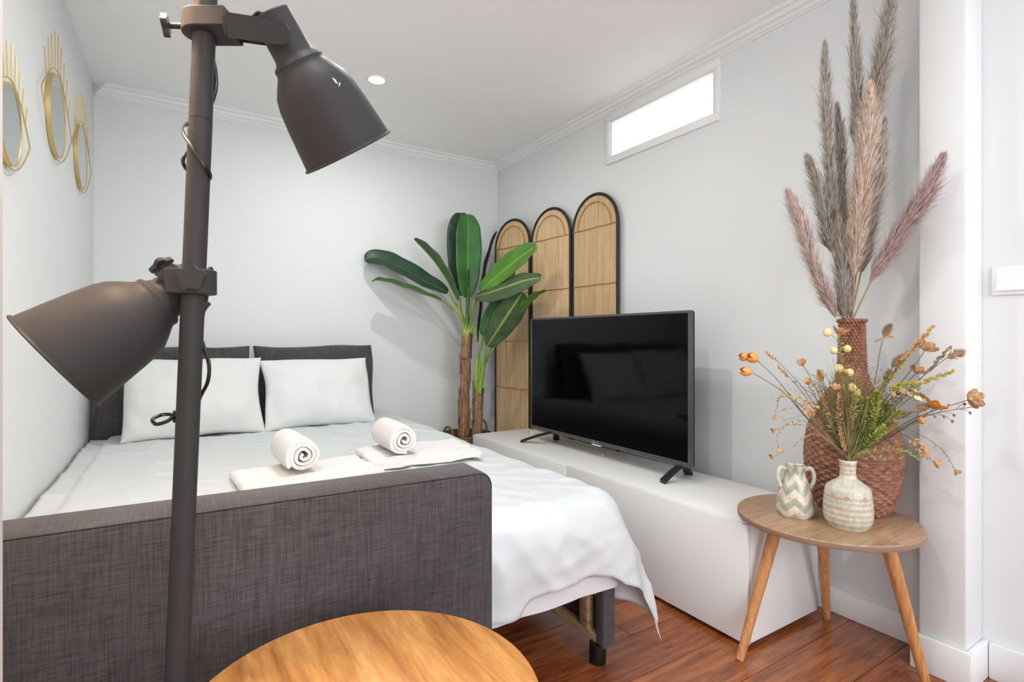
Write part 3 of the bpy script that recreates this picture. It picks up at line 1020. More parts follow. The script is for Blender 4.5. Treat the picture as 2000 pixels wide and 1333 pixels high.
# ------------------------------------------------------------------ eye mirrors on the left wall
def eye_mirror(c, r, label, wk=1.9, stick=0.015):
    t = tag(thing('eye_mirror', (XL, c[1], c[2])), label, 'mirror', 'gold eye-shaped wall mirrors')
    Mm = Matrix(((0, 0, 1), (1, 0, 0), (0, 1, 0))).to_4x4()     # local x->world y, y->world z, z->world x
    Mm.translation = Vector((XL, c[1], c[2]))
    G().lathe([(r, 0.001), (r, stick), (r * 0.975, stick), (r * 0.955, stick - 0.002), (r * 0.955, 0.004)], 48, Mm).build('rim', M['gold'], t)
    G().lathe([(r * 0.96, stick - 0.002), (0.0005, stick - 0.002)], 48, Mm, (False, True)).build('glass', M['mirror'], t)
    w_ = r * wk
    hh = r * 1.10
    def lid(s_):
        return [Mm @ Vector((w_ * (2 * k / 24 - 1), s_ * hh * (1 - abs(2 * k / 24 - 1) ** 1.75), stick * 0.9)) for k in range(25)]
    G().tube(lid(1) + lid(-1)[-2:0:-1], 0.0022, 6, closed=True).build('wire_lid', M['gold'], t)
    for k in range(9):
        q = (k - 4) / 4.6
        x = w_ * q * 0.86
        y = hh * (1 - abs(x / w_) ** 1.75)
        ln = r * (0.95 - 0.42 * abs(q) ** 1.2)
        dx = 0.30 * q
        d = Vector((dx, 1, 0)).normalized()
        a = Vector((x, y, stick * 0.9))
        G().tube([Mm @ a, Mm @ (a + d * ln)], 0.0017, 6).build('lash', M['gold'], t)
eye_mirror((XL, 1.795, 1.535), 0.101, 'gold eye mirror nearest the camera, cut off by the picture edge', 1.9)
eye_mirror((XL, 2.40, 1.770), 0.140, 'gold eye mirror in the middle of the three, hung highest', 1.9)
eye_mirror((XL, 2.945, 1.785), 0.137, 'gold eye mirror nearest the back corner', 1.9)

# ------------------------------------------------------------------ floor lamp
PT, PB = P(402, 0, 0.74), P(345, 1333, 0.74)
pdir = (PT - PB).normalized()
def pole_at(z):
    return PB + pdir * ((z - PB.z) / pdir.z)
foot0 = pole_at(0.0)
lamp = tag(thing('floor_lamp', (foot0.x, foot0.y, 0)), 'dark grey metal floor lamp with bell-shaped spot heads in the foreground', 'floor lamp')
Mb = Matrix.Translation((foot0.x, foot0.y, 0))
G().lathe([(0.125, 0.0), (0.128, 0.004), (0.128, 0.014), (0.122, 0.020), (0.03, 0.024), (0.02, 0.03)], 48, Mb, (True, True)).build('base', M['lamp'], lamp)
zj = 1 + (660 - 236) / FPX * 0.74
R0 = 0.0148
G().tube([pole_at(0.022), pole_at(0.6), pole_at(zj)], R0, 32).build('pole', M['lamp'], lamp)
G().tube([pole_at(zj + 0.0008), pole_at(1.74)], R0 * 0.985, 32).build('pole', M['lamp'], lamp)
G().tube([pole_at(zj - 0.001), pole_at(zj + 0.002)], R0 * 0.93, 24).build('pole_joint', M['seam'], lamp)
SH = [(0.0, 0.0745), (0.0015, 0.0760), (0.004, 0.0745), (0.0045, 0.0725), (0.035, 0.0690), (0.070, 0.0645), (0.092, 0.0610), (0.108, 0.0560), (0.120, 0.0480), (0.128, 0.0420), (0.133, 0.0385), (0.136, 0.0378), (0.140, 0.0382), (0.143, 0.0365), (0.146, 0.0320), (0.152, 0.0295), (0.180, 0.0285), (0.207, 0.0280), (0.209, 0.0265), (0.2095, 0.0)]
def shade(cen, n, label=None, bulb=False):
    n = Vector(n).normalized()
    Ms = frame(cen, -n, UP)
    o = G().lathe([(r, s_) for s_, r in SH], 56, Ms).build('shade', M['lamp'], lamp, smooth=35)
    if label:
        o['label'] = label
    G().lathe([(r - 0.0015, s_ + 0.001) for s_, r in SH[3:11]] + [(0.0, 0.134)], 48, Ms).build('reflector', M['lamp_in'], o)
    bm = M['bulb'] if bulb else M['lamp_in']
    b = G()
    b.ball(Ms @ Vector((0, 0, 0.085)), 0.024, n=16, m=10)
    b.lathe([(0.015, 0.10), (0.014, 0.135)], 16, Ms)
    b.build('bulb', bm, o)
    return Ms
n1 = Vector((0.5754, 0.1665, -0.8007)); c1 = Vector((0.2310, 0.859, 1.2975))
n2 = Vector((-0.7914, -0.0903, -0.6047)); c2 = Vector((-0.1365, 0.8953, 0.9666))
n3 = Vector((-0.34, 0.16, -0.9)).normalized(); c3 = Vector((-0.10, 0.885, 1.575))
M1 = shade(c1, n1, 'upper spot head tilted to the right'); M2 = shade(c2, n2, 'lower spot head tilted to the left'); M3 = shade(c3, n3, 'lit spot head at the top of the pole', True)
wl = bpy.data.lights.new('warm_bulb_light', 'POINT')
wl.energy = 19
wl.color = (1.0, 0.66, 0.38)
wl.shadow_soft_size = 0.024
wo = bpy.data.objects.new('warm_bulb_light', wl)
COL.objects.link(wo)
wo.parent = lamp
wo.location = M3 @ Vector((0, 0, 0.055)) - Vector((foot0.x, foot0.y, 0))

def lobed(M4, r, h, n, name, parent, depth=0.22, mat='lamp'):
    out = []
    for k in range(48):
        a = 2 * PI * k / 48
        rr = r * (1 - depth * (0.5 - 0.5 * math.cos(n * a)))
        out.append(Vector((rr * math.cos(a), rr * math.sin(a), 0)))
    return G().prism([M4 @ p for p in out], M4.to_3x3() @ Vector((0, 0, h))).build(name, M[mat], parent)

def clamp(z, hz, right=True, rb=0.042):
    """block round the pole: rounded end on one side, square end on the other (in lamp's own right/forward axes)"""
    pc = pole_at(z)
    s_ = 1 if right else -1
    out = []
    for k in range(13):
        a = PI / 2 + PI * k / 12
        out.append((0.029 * math.cos(a), 0.027 * math.sin(a)))
    out += [(rb, -0.027), (rb, 0.027)]
    pts = [pc + RV * (x * s_) + FV * y - UP * hz / 2 for x, y in out]
    g = G().prism(pts, UP * hz)
    o = g.build('clamp', M['lamp'], lamp, smooth=35)
    # bevel for soft edges
    bv = o.modifiers.new('bevel', 'BEVEL')
    bv.width = 0.0015
    bv.segments = 2
    bv.limit_method = 'ANGLE'
    return pc, o
# upper clamp, thumb screw, fork bracket
from mathutils.bvhtree import BVHTree
def chip(shade_o, px):
    me = shade_o.data
    o0 = ORG[lamp.name]
    bv = BVHTree.FromPolygons([v.co + o0 for v in me.vertices], [tuple(p.vertices) for p in me.polygons])
    pts = []
    for u, v in px:
        d = (P(u, v, 1.0) - Vector((0, 0, 1))).normalized()
        h = bv.ray_cast(Vector((0, 0, 1)), d)
        if h[0]:
            pts.append(h[0])
    if len(pts) > 1:
        G().tube(pts, [0.0004] + [0.0009] * (len(pts) - 2) + [0.0004], 6).build('paint_chip', M['white_plastic'], shade_o)
shades = [o for o in lamp.children if o.name.startswith('shade')]
chip(shades[0], [(649, 152), (653, 157), (657, 163)])
chip(shades[0], [(664, 161), (663, 165), (662, 169)])
chip(shades[0], [(650, 153), (654, 156), (660, 164)])
pcu, cu_ = clamp(1.4365, 0.027, True, 0.041)
kn = pcu - RV * 0.050 + UP * 0.001
G().tube([pcu - RV * 0.027, kn], 0.004, 10).build('screw', M['lamp'], cu_)
lobed(frame(kn, (RV * -0.92 - UP * 0.12 - FV * 0.38), UP), 0.0165, 0.008, 4, 'thumb_screw', cu_, 0.34)
def strap(a, b, h, th, nrm, name, parent):
    """flat strap with round far end from a to b; nrm = its face normal"""
    d = (b - a)
    ln = d.length
    Ms = frame(a, nrm, d)
    out = [Vector((0, -h / 2, 0))]
    for k in range(13):
        t = -PI / 2 + PI * k / 12
        out.append(Vector((ln + h / 2 * math.cos(t), h / 2 * math.sin(t), 0)))
    out.append(Vector((0, h / 2, 0)))
    return G().prism([Ms @ p for p in out], Ms.to_3x3() @ Vector((0, 0, th))).build(name, M['lamp'], parent)
pv1 = M1 @ Vector((0, 0, 0.178))
fw = (FV - n1 * FV.dot(n1)).normalized()
for s_ in (-1, 1):
    a = pcu + RV * 0.040 + fw * (0.0305 * s_) - UP * 0.002
    strap(a, pv1 + fw * (0.0305 * s_), 0.030, 0.0022 * s_, fw, 'bracket', lamp)
G().box((-0.0305, -0.012, 0), (0.0305, 0.012, 0.004), 0.0008, 1, frame(pcu + RV * 0.040 - UP * 0.002, RV, fw)).build('bracket_plate', M['lamp'], lamp)
G().lathe([(0.006, -0.035), (0.006, 0.035)], 16, frame(pv1, fw, UP), (True, True)).build('pivot_pin', M['lamp'], lamp)
# lower clamp
zl = pole_at(1.0).z + (660 - 552) / FPX * 0.74
pcl, cl_ = clamp(zl, 0.034, False, 0.024)
G().prism([P(u, v, 0.735) for u, v in ((300, 536), (337, 515), (353, 526), (353, 574), (337, 575), (330, 556))], FV * 0.04).build('bracket_plate', M['lamp'], cl_, smooth=0)
lobed(frame(pcl - FV * 0.030 + RV * 0.016 + UP * 0.003, -FV + RV * 0.25, UP), 0.0185, 0.007, 5, 'thumb_screw', cl_, 0.22)
pv2 = M2 @ Vector((0, 0, 0.178))
n2n = n2.normalized()
fw2 = (FV - n2n * FV.dot(n2n)).normalized()
upn = n2n.cross(fw2).normalized()
if upn.z < 0:
    upn = -upn
for s_ in (-1, 1):
    a = pcl - RV * 0.016 + FV * 0.02 + upn * (0.012 * s_)
    strap(a, pv2 + upn * (0.031 * s_) - (-n2n) * 0.01, 0.034, 0.0022 * s_, upn, 'bracket', lamp)
G().tube([pv2 - upn * 0.036, pv2 + upn * 0.042], 0.006, 16).build('pivot_pin', M['lamp'], lamp)
lobed(frame(pv2 + upn * 0.042, upn, n2n), 0.0175, 0.0055, 4, 'thumb_screw', lamp, 0.3)
lobed(frame(pv2 - upn * 0.040, -upn, n2n), 0.012, 0.004, 4, 'thumb_screw', lamp, 0.3)
# top clamp (above the picture)
pct, ct_ = clamp(1.68, 0.027, False, 0.041)
pv3 = M3 @ Vector((0, 0, 0.178))
G().tube([pct - RV * 0.03, pv3], 0.007, 12).build('bracket', M['lamp'], lamp)

def side(u, v, dd=0.0):
    return P(u, v, 0.74 + dd)
# cables
c_a = spline([side(528, 45, 0.03), side(515, 27, 0.02), side(503, 26, 0.0), side(492, 36, 0.012), side(478, 48, 0.03), side(455, 66, 0.035), side(425, 78, 0.022), side(416, 105, 0.012), side(421, 140, 0.012), side(422, 170, 0.014), side(414, 200, 0.018), side(402, 222, 0.025), side(380, 236, 0.028), side(361, 246, 0.012), side(359, 262, -0.006), side(376, 288, -0.0175), side(396, 318, -0.0165), side(409, 338, -0.006), side(408, 350, 0.010), side(385, 348, 0.028), side(362, 328, 0.016), side(358, 310, 0.012), side(372, 300, 0.025), side(390, 360, 0.026), side(386, 450, 0.026), side(382, 520, 0.030), side(384, 590, 0.036), side(386, 640, 0.022), side(397, 675, 0.012), side(408, 712, 0.012), side(406, 745, 0.012), side(394, 770, 0.018), side(378, 800, 0.026), side(352, 815, 0.018), side(330, 810, 0.016), side(312, 812, 0.010), side(298, 820, -0.004), side(305, 829, -0.012), side(325, 824, -0.010), side(345, 812, 0.004), side(358, 815, 0.022), side(362, 900, 0.0225), side(358, 1100, 0.0225), side(348, 1333, 0.0225)], 8)
G().tube(c_a, 0.0026, 8).build('cord', M['cord'], lamp)
c_b = spline([M2 @ Vector((0, 0, 0.207)), M2 @ Vector((0, 0, 0.225)), side(398, 606, 0.030), side(392, 635, 0.022)], 8)
G().tube(c_b, 0.0026, 8).build('cord', M['cord'], lamp)
G().box((-0.004, -0.006, -0.008), (0.004, 0.006, 0.008), 0.001, 1, Matrix.Translation(side(344, 814, 0.006))).build('cord_clip', M['lamp'], lamp)

# ------------------------------------------------------------------ round table in the foreground
RT = Vector((0.2085, 0.694, 0.52))
rr_ = 0.235
rt = tag(thing('round_table', (RT.x, RT.y, 0)), 'round wooden table with warm honey-coloured top at the bottom edge of the picture', 'table')
Mt = Matrix.Translation((RT.x, RT.y, RT.z))
G().lathe([(0.001, -0.022), (rr_ - 0.012, -0.022), (rr_ - 0.003, -0.012), (rr_, -0.004), (rr_ - 0.0015, -0.001), (rr_ - 0.004, 0.0), (0.001, 0.0)], 96, Mt, (True, True)).build('table_top', M['teak'], rt, smooth=30)
for a in (20, 130, 265):
    a = math.radians(a)
    dv = Vector((math.cos(a), math.sin(a), 0))
    G().tube([RT + dv * 0.11 - UP * 0.022, Vector((RT.x, RT.y, 0)) + dv * (0.20 if a < 1 or a > 3 else 0.16)], [0.018, 0.011], 20).build('leg', M['teak'], rt)

# ------------------------------------------------------------------ side table
ST = Vector((1.6845, 0.8632, 0.45))
st = tag(thing('side_table', (ST.x, ST.y, 0)), 'small oval wooden side table on three splayed legs holding the vases', 'side table')
ea = math.atan2(-0.7456, 0.6664)
Me = Matrix.Translation(ST) @ Matrix.Rotation(ea, 4, 'Z') @ Matrix.Diagonal((0.2497, 0.2345, 1, 1))
top = G().lathe([(0.0005, 0.0), (0.992, 0.0), (0.997, -0.001), (1.0, -0.003)], 96, Me).build('table_top', M['table_oak'], st, smooth=40)
G().lathe([(1.0, -0.003), (1.0, -0.015), (0.992, -0.018), (0.0005, -0.018)], 96, Me).build('edge_band', M['table_edge'], st, smooth=40)
for tp, ftp in [((1.612, 0.968), (1.473, 1.012)), ((1.795, 0.932), (1.950, 0.995)), ((1.726, 0.718), (1.800, 0.642))]:
    a, b = Vector((tp[0], tp[1], 0.432)), Vector((ftp[0], ftp[1], 0.0))
    G().tube([a, a.lerp(b, 0.25), a.lerp(b, 0.97), b], [0.0185, 0.0185, 0.0125, 0.0115], 24).build('leg', M['leg_wood'], st)

# ------------------------------------------------------------------ wicker vase (woven surface is real relief)
wv_d = 1.70
wc = P(1664, 660, wv_d)
WC = Vector((wc.x, wc.y, 0.45))
pxr = [(627, 26.5), (634, 25), (660, 25.5), (700, 27), (725, 29), (742, 33), (757, 42), (775, 57), (800, 73), (830, 87), (865, 95), (895, 97), (925, 94), (955, 87), (980, 78), (1000, 67), (1004, 60)]
wprof = sorted([(max(0.0, 1 - (v - 660) / FPX * wv_d - 0.45), r * wv_d / FPX / 1.185) for v, r in pxr])
HV = wprof[-1][0]
def wicker(u, v):
    z = v * HV
    r = lerp1(wprof, z)
    rows = 60
    nst = 44
    row = v * rows
    kf = math.floor(row)
    inrow = row - kf
    a = 2 * PI * u
    ph = nst / 2 * a + PI * kf
    over = max(-1.0, min(1.0, 1.7 * math.sin(ph)))
    prof_ = math.sqrt(max(0, 1 - (2 * inrow - 1) ** 2))
    rr = r - 0.002 + 0.0030 * over * (0.4 + 0.6 * prof_) + 0.0034 * prof_ + 0.0008 * nz(math.cos(a) * 3, math.sin(a) * 3, row * 0.7)
    return Vector((WC.x + rr * math.cos(a), WC.y + rr * math.sin(a), WC.z + z))
vase = tag(thing('wicker_vase', WC), 'tall brown woven wicker vase with a narrow neck on the side table', 'vase')
g = G()
g.grid(wicker, 208, 305, wrap_u=True)
g.build('woven_body', M['wicker'], vase, smooth=180, fix=False)
G().lathe([(wprof[0][1], 0.001), (0.001, 0.001)], 40, Matrix.Translation(WC), (False, True)).build('bottom', M['wicker'], vase)
zr = WC.z + HV
rt0 = wprof[-1][1]
gr = G()
for ph in (0, PI):
    gr.tube([Vector((WC.x + (rt0 + 0.0035 * math.sin(12 * t + ph)) * math.cos(t), WC.y + (rt0 + 0.0035 * math.sin(12 * t + ph)) * math.sin(t), zr + 0.003 * math.cos(12 * t + ph))) for t in [2 * PI * k / 144 for k in range(144)]], 0.0036, 7, closed=True)
gr.build('braided_rim', M['wicker'], vase)
G().lathe([(rt0 - 0.004, 0.0), (rt0 - 0.006, -0.10), (0.05, -0.2)], 32, Matrix.Translation((WC.x, WC.y, zr))).build('liner', M['wicker'], vase)

# ------------------------------------------------------------------ pampas grass
mouth = Vector((WC.x, WC.y, zr))
def set_attr(o, name, vals):
    at = o.data.attributes.new(name, 'FLOAT', 'POINT')
    at.data.foreach_set('value', vals)
def pampas(px, dep, hw, mat, n, label, droop=0.0, seed=0, hairlen=1.0):
    rs = random.Random(seed)
    sp_ = spline([P(u, v, d) for (u, v), d in zip(px, dep)], 10)
    m = len(sp_)
    t = tag(thing('pampas_grass', mouth), label, 'dried grass', 'pampas grass stems in the wicker vase')
    base = sp_[-1]
    inn = mouth + Vector((rs.uniform(-0.014, 0.014), rs.uniform(-0.014, 0.014), -0.04))
    at = mouth + (inn - mouth) * 0.2 + Vector((0, 0, 0.002))
    at.z = mouth.z
    low = [base] if (base - at).length < 0.03 else [base, base.lerp(at, 0.5)]
    stem = sp_ + low[1:] + [at, inn]
    G().tube(stem, [0.0012 + 0.0014 * i / (len(stem) - 1) for i in range(len(stem))], 6).build('stem', M['straw'], t)
    vs, fs, hh = [], [], []
    hw_m = 1.22 * hw * dep[0] / FPX
    L_ = sum((sp_[i + 1] - sp_[i]).length for i in range(m - 1))
    for k in range(n):
        q = rs.random() ** 0.9
        i = min(m - 2, int(q * (m - 1)))
        f = q * (m - 1) - i
        p = sp_[i].lerp(sp_[i + 1], f)
        tg = (sp_[i] - sp_[i + 1]).normalized()                      # towards the tip
        prof_ = min(1, (q / 0.30) ** 0.75) * min(1, ((1 - q) / 0.16 + 0.25))
        a = rs.uniform(0, 2 * PI)
        o1 = tg.orthogonal().normalized()
        o2 = tg.cross(o1)
        rad = (o1 * math.cos(a) + o2 * math.sin(a))
        wid = hw_m * (0.15 + 0.85 * prof_)
        ln = (0.030 + 0.042 * rs.random()) * (0.55 + 0.6 * prof_) * hairlen
        st_ = p + rad * wid * 0.35 * rs.random() - tg * ln * 0.4
        spread = wid * rs.uniform(0.3, 1.05) * (0.75 + 0.55 * (noise.noise(Vector((q * 16 + seed, a * 1.3, seed))) + 0.5))
        if rs.random() < 0.10:
            spread *= 1.6
        mid = st_ + tg * ln * 0.55 + rad * spread * 0.62
        end = st_ + tg * ln * (0.98 + 0.1 * rs.random()) + rad * spread * 0.95 - UP * droop * ln * rs.random()
        sd = tg.cross(rad)
        if sd.length < 1e-5:
            continue
        sd = (sd.normalized() + rad * rs.uniform(-0.5, 0.5)).normalized() * 0.00075
        b = len(vs)
        vs += [st_ - sd, st_ + sd, mid + sd * 0.9, mid - sd * 0.9, end]
        fs += [(b, b + 1, b + 2, b + 3), (b + 3, b + 2, b + 4)]
        c = min(1, max(0, 0.15 + 0.55 * (spread / (hw_m + 1e-6)) + rs.uniform(-0.25, 0.25)))
        hh += [0.1 * c, 0.1 * c, c * 0.8, c * 0.8, c]
    # fluffy core so the plume is not see-through
    o = G().add(vs, fs).build('plume', mat, t, smooth=0, fix=False)
    set_attr(o, 'hh', hh)
    core = G().tube(sp_, [max(0.0008, hw_m * 0.22 * min(1, (i / (m - 1) / 0.35)) * min(1, (1 - i / (m - 1)) / 0.2 + 0.15)) for i in range(m)], 8)
    co = core.build('plume_core', mat, t, smooth=60)
    set_attr(co, 'hh', [0.1] * len(co.data.vertices))
    return t
pampas([(1540, 374), (1562, 432), (1590, 518), (1629, 612)], [1.62, 1.63, 1.65, 1.69], 16, M['pl_pink'], 2600, 'pink pampas plume leaning furthest left', 0.3, 1)
pampas([(1577, 305), (1597, 365), (1614, 446), (1622, 480)], [1.66, 1.67, 1.68, 1.69], 16, M['pl_grey'], 1800, 'short grey pampas plume just above the left pink one', 0.4, 2)
pampas([(1611, 86), (1614, 216), (1624, 384), (1632, 430)], [1.70, 1.70, 1.70, 1.70], 14, M['pl_grey'], 2600, 'tall slender grey pampas plume, leftmost of the tall ones', 0.1, 3)
pampas([(1635, 206), (1642, 298), (1644, 408), (1646, 440)], [1.72, 1.72, 1.71, 1.71], 12, M['pl_grey'], 2000, 'thin grey pampas plume right behind the cream plume', 0.1, 4)
pampas([(1666, -14), (1671, 120), (1674, 230), (1672, 270)], [1.68, 1.69, 1.70, 1.70], 12, M['pl_grey'], 2000, 'tall thin grey pampas plume reaching the top edge, left of the thick one', 0.1, 5)
pampas([(1744, -30), (1727, 96), (1708, 192), (1700, 230)], [1.62, 1.63, 1.66, 1.67], 20, M['pl_grey'], 3000, 'thick grey pampas plume reaching the top edge at the right', 0.3, 6)
pampas([(1698, 165), (1694, 288), (1680, 408), (1668, 532)], [1.61, 1.62, 1.64, 1.66], 23, M['pl_cream'], 5200, 'big fluffy cream pampas plume in the middle of the bunch', 0.2, 7)
pampas([(1729, 235), (1716, 360), (1692, 470), (1684, 520)], [1.67, 1.67, 1.68, 1.69], 15, M['pl_grey'], 2400, 'grey-brown pampas plume just right of the big cream plume', 0.2, 8)
pampas([(1841, 305), (1806, 384), (1758, 456), (1706, 540)], [1.47, 1.51, 1.57, 1.63], 19, M['pl_mauve'], 3200, 'mauve pampas plume leaning far right in front of the pilaster', 0.35, 9)
pampas([(1634, 415), (1645, 500), (1648, 570), (1650, 618)], [1.67, 1.68, 1.69, 1.70], 17, M['pl_grey'], 2400, 'brown-grey pampas plume low above the vase mouth', 0.1, 10)

# ------------------------------------------------------------------ ceramic bottle vase and two-handled jug
bc = P(1656, 660, 1.54)
BC = Vector((bc.x, bc.y, 0.45))
bp = [(0.0005, 0.0), (0.045, 0.0), (0.052, 0.004), (0.0615, 0.022), (0.0635, 0.040), (0.0630, 0.065), (0.0600, 0.095), (0.0570, 0.112), (0.050, 0.122), (0.036, 0.132), (0.0245, 0.141), (0.0215, 0.147), (0.0205, 0.158), (0.0212, 0.180), (0.0225, 0.190), (0.0222, 0.1935), (0.0205, 0.1935), (0.0190, 0.186), (0.0180, 0.16), (0.018, 0.145)]
bv_ = tag(thing('ceramic_bottle_vase', BC), 'pale green and cream striped ceramic bottle vase holding the dried flowers', 'vase')
G().lathe(spline([Vector((r, 0, z)) for r, z in bp], 3) and [(q.x, q.z) for q in spline([Vector((r, 0, z)) for r, z in bp], 3)], 56, Matrix.Translation(BC)).build('body', M['striped'], bv_, smooth=60)
M['rose'] = plain('rose_glaze', (206, 170, 156), 0.3)
for du in (-0.75, 0.02, 0.62):
    # pressed rosettes on the shoulder
    t0 = math.atan2(-BC.y, -BC.x) - du
    q = BC + Vector((math.cos(t0) * 0.0592, math.sin(t0) * 0.0592, 0.096))
    Mr = frame(q, Vector((math.cos(t0), math.sin(t0), 0.18)), UP)
    g = G()
    for k in range(6):
        a = 2 * PI * k / 6
        g.ball(Mr @ Vector((0.0045 * math.cos(a), 0.0045 * math.sin(a), 0)), 0.0026, n=8, m=5)
    g.ball(Mr @ Vector((0, 0, 0.0005)), 0.002, n=8, m=5)
    g.build('rosette', M['rose'], bv_)

jc = P(1553, 660, 1.64)
JC = Vector((jc.x, jc.y, 0.45))
M['zigzag'] = ceramic_zigzag(JC.x, JC.y)
jp = [(0.0005, 0.0), (0.043, 0.0), (0.049, 0.004), (0.0535, 0.018), (0.0530, 0.034), (0.0490, 0.060), (0.0430, 0.086), (0.0360, 0.106), (0.0300, 0.122), (0.0275, 0.136), (0.0285, 0.148), (0.0300, 0.153), (0.0285, 0.1545), (0.0255, 0.150), (0.0245, 0.136), (0.026, 0.12)]
jg = tag(thing('ceramic_jug', JC), 'small two-handled ceramic jug with green and pink zigzag glaze', 'jug')
G().lathe([(q.x, q.z) for q in spline([Vector((r, 0, z)) for r, z in jp], 3)], 56, Matrix.Translation(JC)).build('body', M['zigzag'], jg, smooth=60)
M['glaze'] = plain('green_cream_glaze', (196, 202, 178), 0.3, vary=(70, (176, 186, 156), (222, 214, 198)))
for s_ in (-1, 1):
    dv = (RV * s_ - FV * 0.35 * (1 if s_ > 0 else -0.2)).normalized()
    q = [JC + dv * 0.026 + UP * 0.142, JC + dv * 0.040 + UP * 0.148, JC + dv * 0.048 + UP * 0.140, JC + dv * 0.052 + UP * 0.122, JC + dv * 0.049 + UP * 0.102, JC + dv * 0.040 + UP * 0.086]
    G().tube(spline(q, 6), 0.0062, 12).build('handle', M['glaze'], jg)

# ------------------------------------------------------------------ banana plant in a basket
BP = Vector((1.60, 3.11, 0))
pl = tag(thing('banana_plant', BP), 'artificial banana plant with broad green leaves and two fibrous trunks in the corner', 'plant')
bk = tag(thing('plant_basket', BP), 'woven seagrass basket with a rope handle holding the banana plant', 'basket')
def basket(u, v):
    z = 0.37 * v
    r = 0.125 + 0.045 * math.sin(v * PI * 0.62)
    row = v * 24
    r += 0.004 * abs(math.sin(row * PI)) + 0.002 * math.sin(2 * PI * u * 24 + PI * math.floor(row))
    return Vector((BP.x + r * math.cos(2 * PI * u), BP.y + r * math.sin(2 * PI * u), z + 0.003))
G().grid(basket, 96, 97, wrap_u=True).build('woven_body', M['basket'], bk, smooth=180, fix=False)
G().lathe([(0.125, 0.002), (0.001, 0.002)], 32, Matrix.Translation(BP), (False, True)).build('bottom', M['basket'], bk)
G().lathe([(0.158, 0.30), (0.001, 0.31)], 32, Matrix.Translation(BP), (False, True)).build('soil', M['soil'], bk)
for s_ in (1, -1):
    dv = Vector((-0.93, -0.37, 0)).normalized() * s_
    tv_ = Vector((-dv.y, dv.x, 0))
    q = [BP + dv * 0.165 + tv_ * 0.035 + UP * 0.35, BP + dv * 0.168 + tv_ * 0.036 + UP * 0.40, BP + dv * 0.172 + tv_ * 0.015 + UP * 0.43, BP + dv * 0.172 - tv_ * 0.015 + UP * 0.43, BP + dv * 0.168 - tv_ * 0.036 + UP * 0.40, BP + dv * 0.165 - tv_ * 0.035 + UP * 0.35]
    G().tube(spline(q, 6), 0.008, 10).build('handle', M['basket'], bk)

def trunk(px, d, r0, seed):
    sp_ = spline([P(u, v, d) for u, v in px], 8)
    sp_.append(Vector((sp_[-1].x, sp_[-1].y, 0.30)))
    rs = random.Random(seed)
    n = len(sp_)
    rad = [r0 * (0.86 + 0.22 * i / n + 0.05 * rs.uniform(-1, 1)) for i in range(n)]
    t = G().tube(sp_, rad, 18).build('trunk', M['trunk'], pl, smooth=50)
    # overlapping fibrous sheaths
    for k in range(9):
        i = int((k + 0.2) / 9.5 * (n - 3))
        a0 = rs.uniform(0, 2 * PI)
        span = rs.uniform(1.0, 1.9)
        ln = rs.uniform(0.12, 0.22)
        base = sp_[i]
        def fn(u, v):
            a = a0 + (u - 0.5) * span * (1 - 0.55 * v ** 2)
            z = base.z - ln + ln * v
            cc = sp_[min(n - 1, max(0, i))]
            for p1, p2 in zip(sp_, sp_[1:]):
                if p2.z <= z <= p1.z:
                    cc = p2.lerp(p1, (z - p2.z) / max(1e-6, p1.z - p2.z))
            r = r0 * 1.06 + 0.003 + 0.008 * v ** 3 * rs.uniform(0.7, 1.0)
            return Vector((cc.x + r * math.cos(a), cc.y + r * math.sin(a), z + 0.004 * math.sin(u * 17 + k)))
        so = G().grid(fn, 9, 9).build('sheath', M['trunk'], t, smooth=60, fix=False)
        sd = so.modifiers.new('thickness', 'SOLIDIFY')
        sd.thickness = 0.003
    return t
trunk([(911, 652), (909, 720), (907, 790), (905, 850)], 3.46, 0.034, 1)
trunk([(934, 742), (933, 800), (932, 850)], 3.44, 0.030, 2)

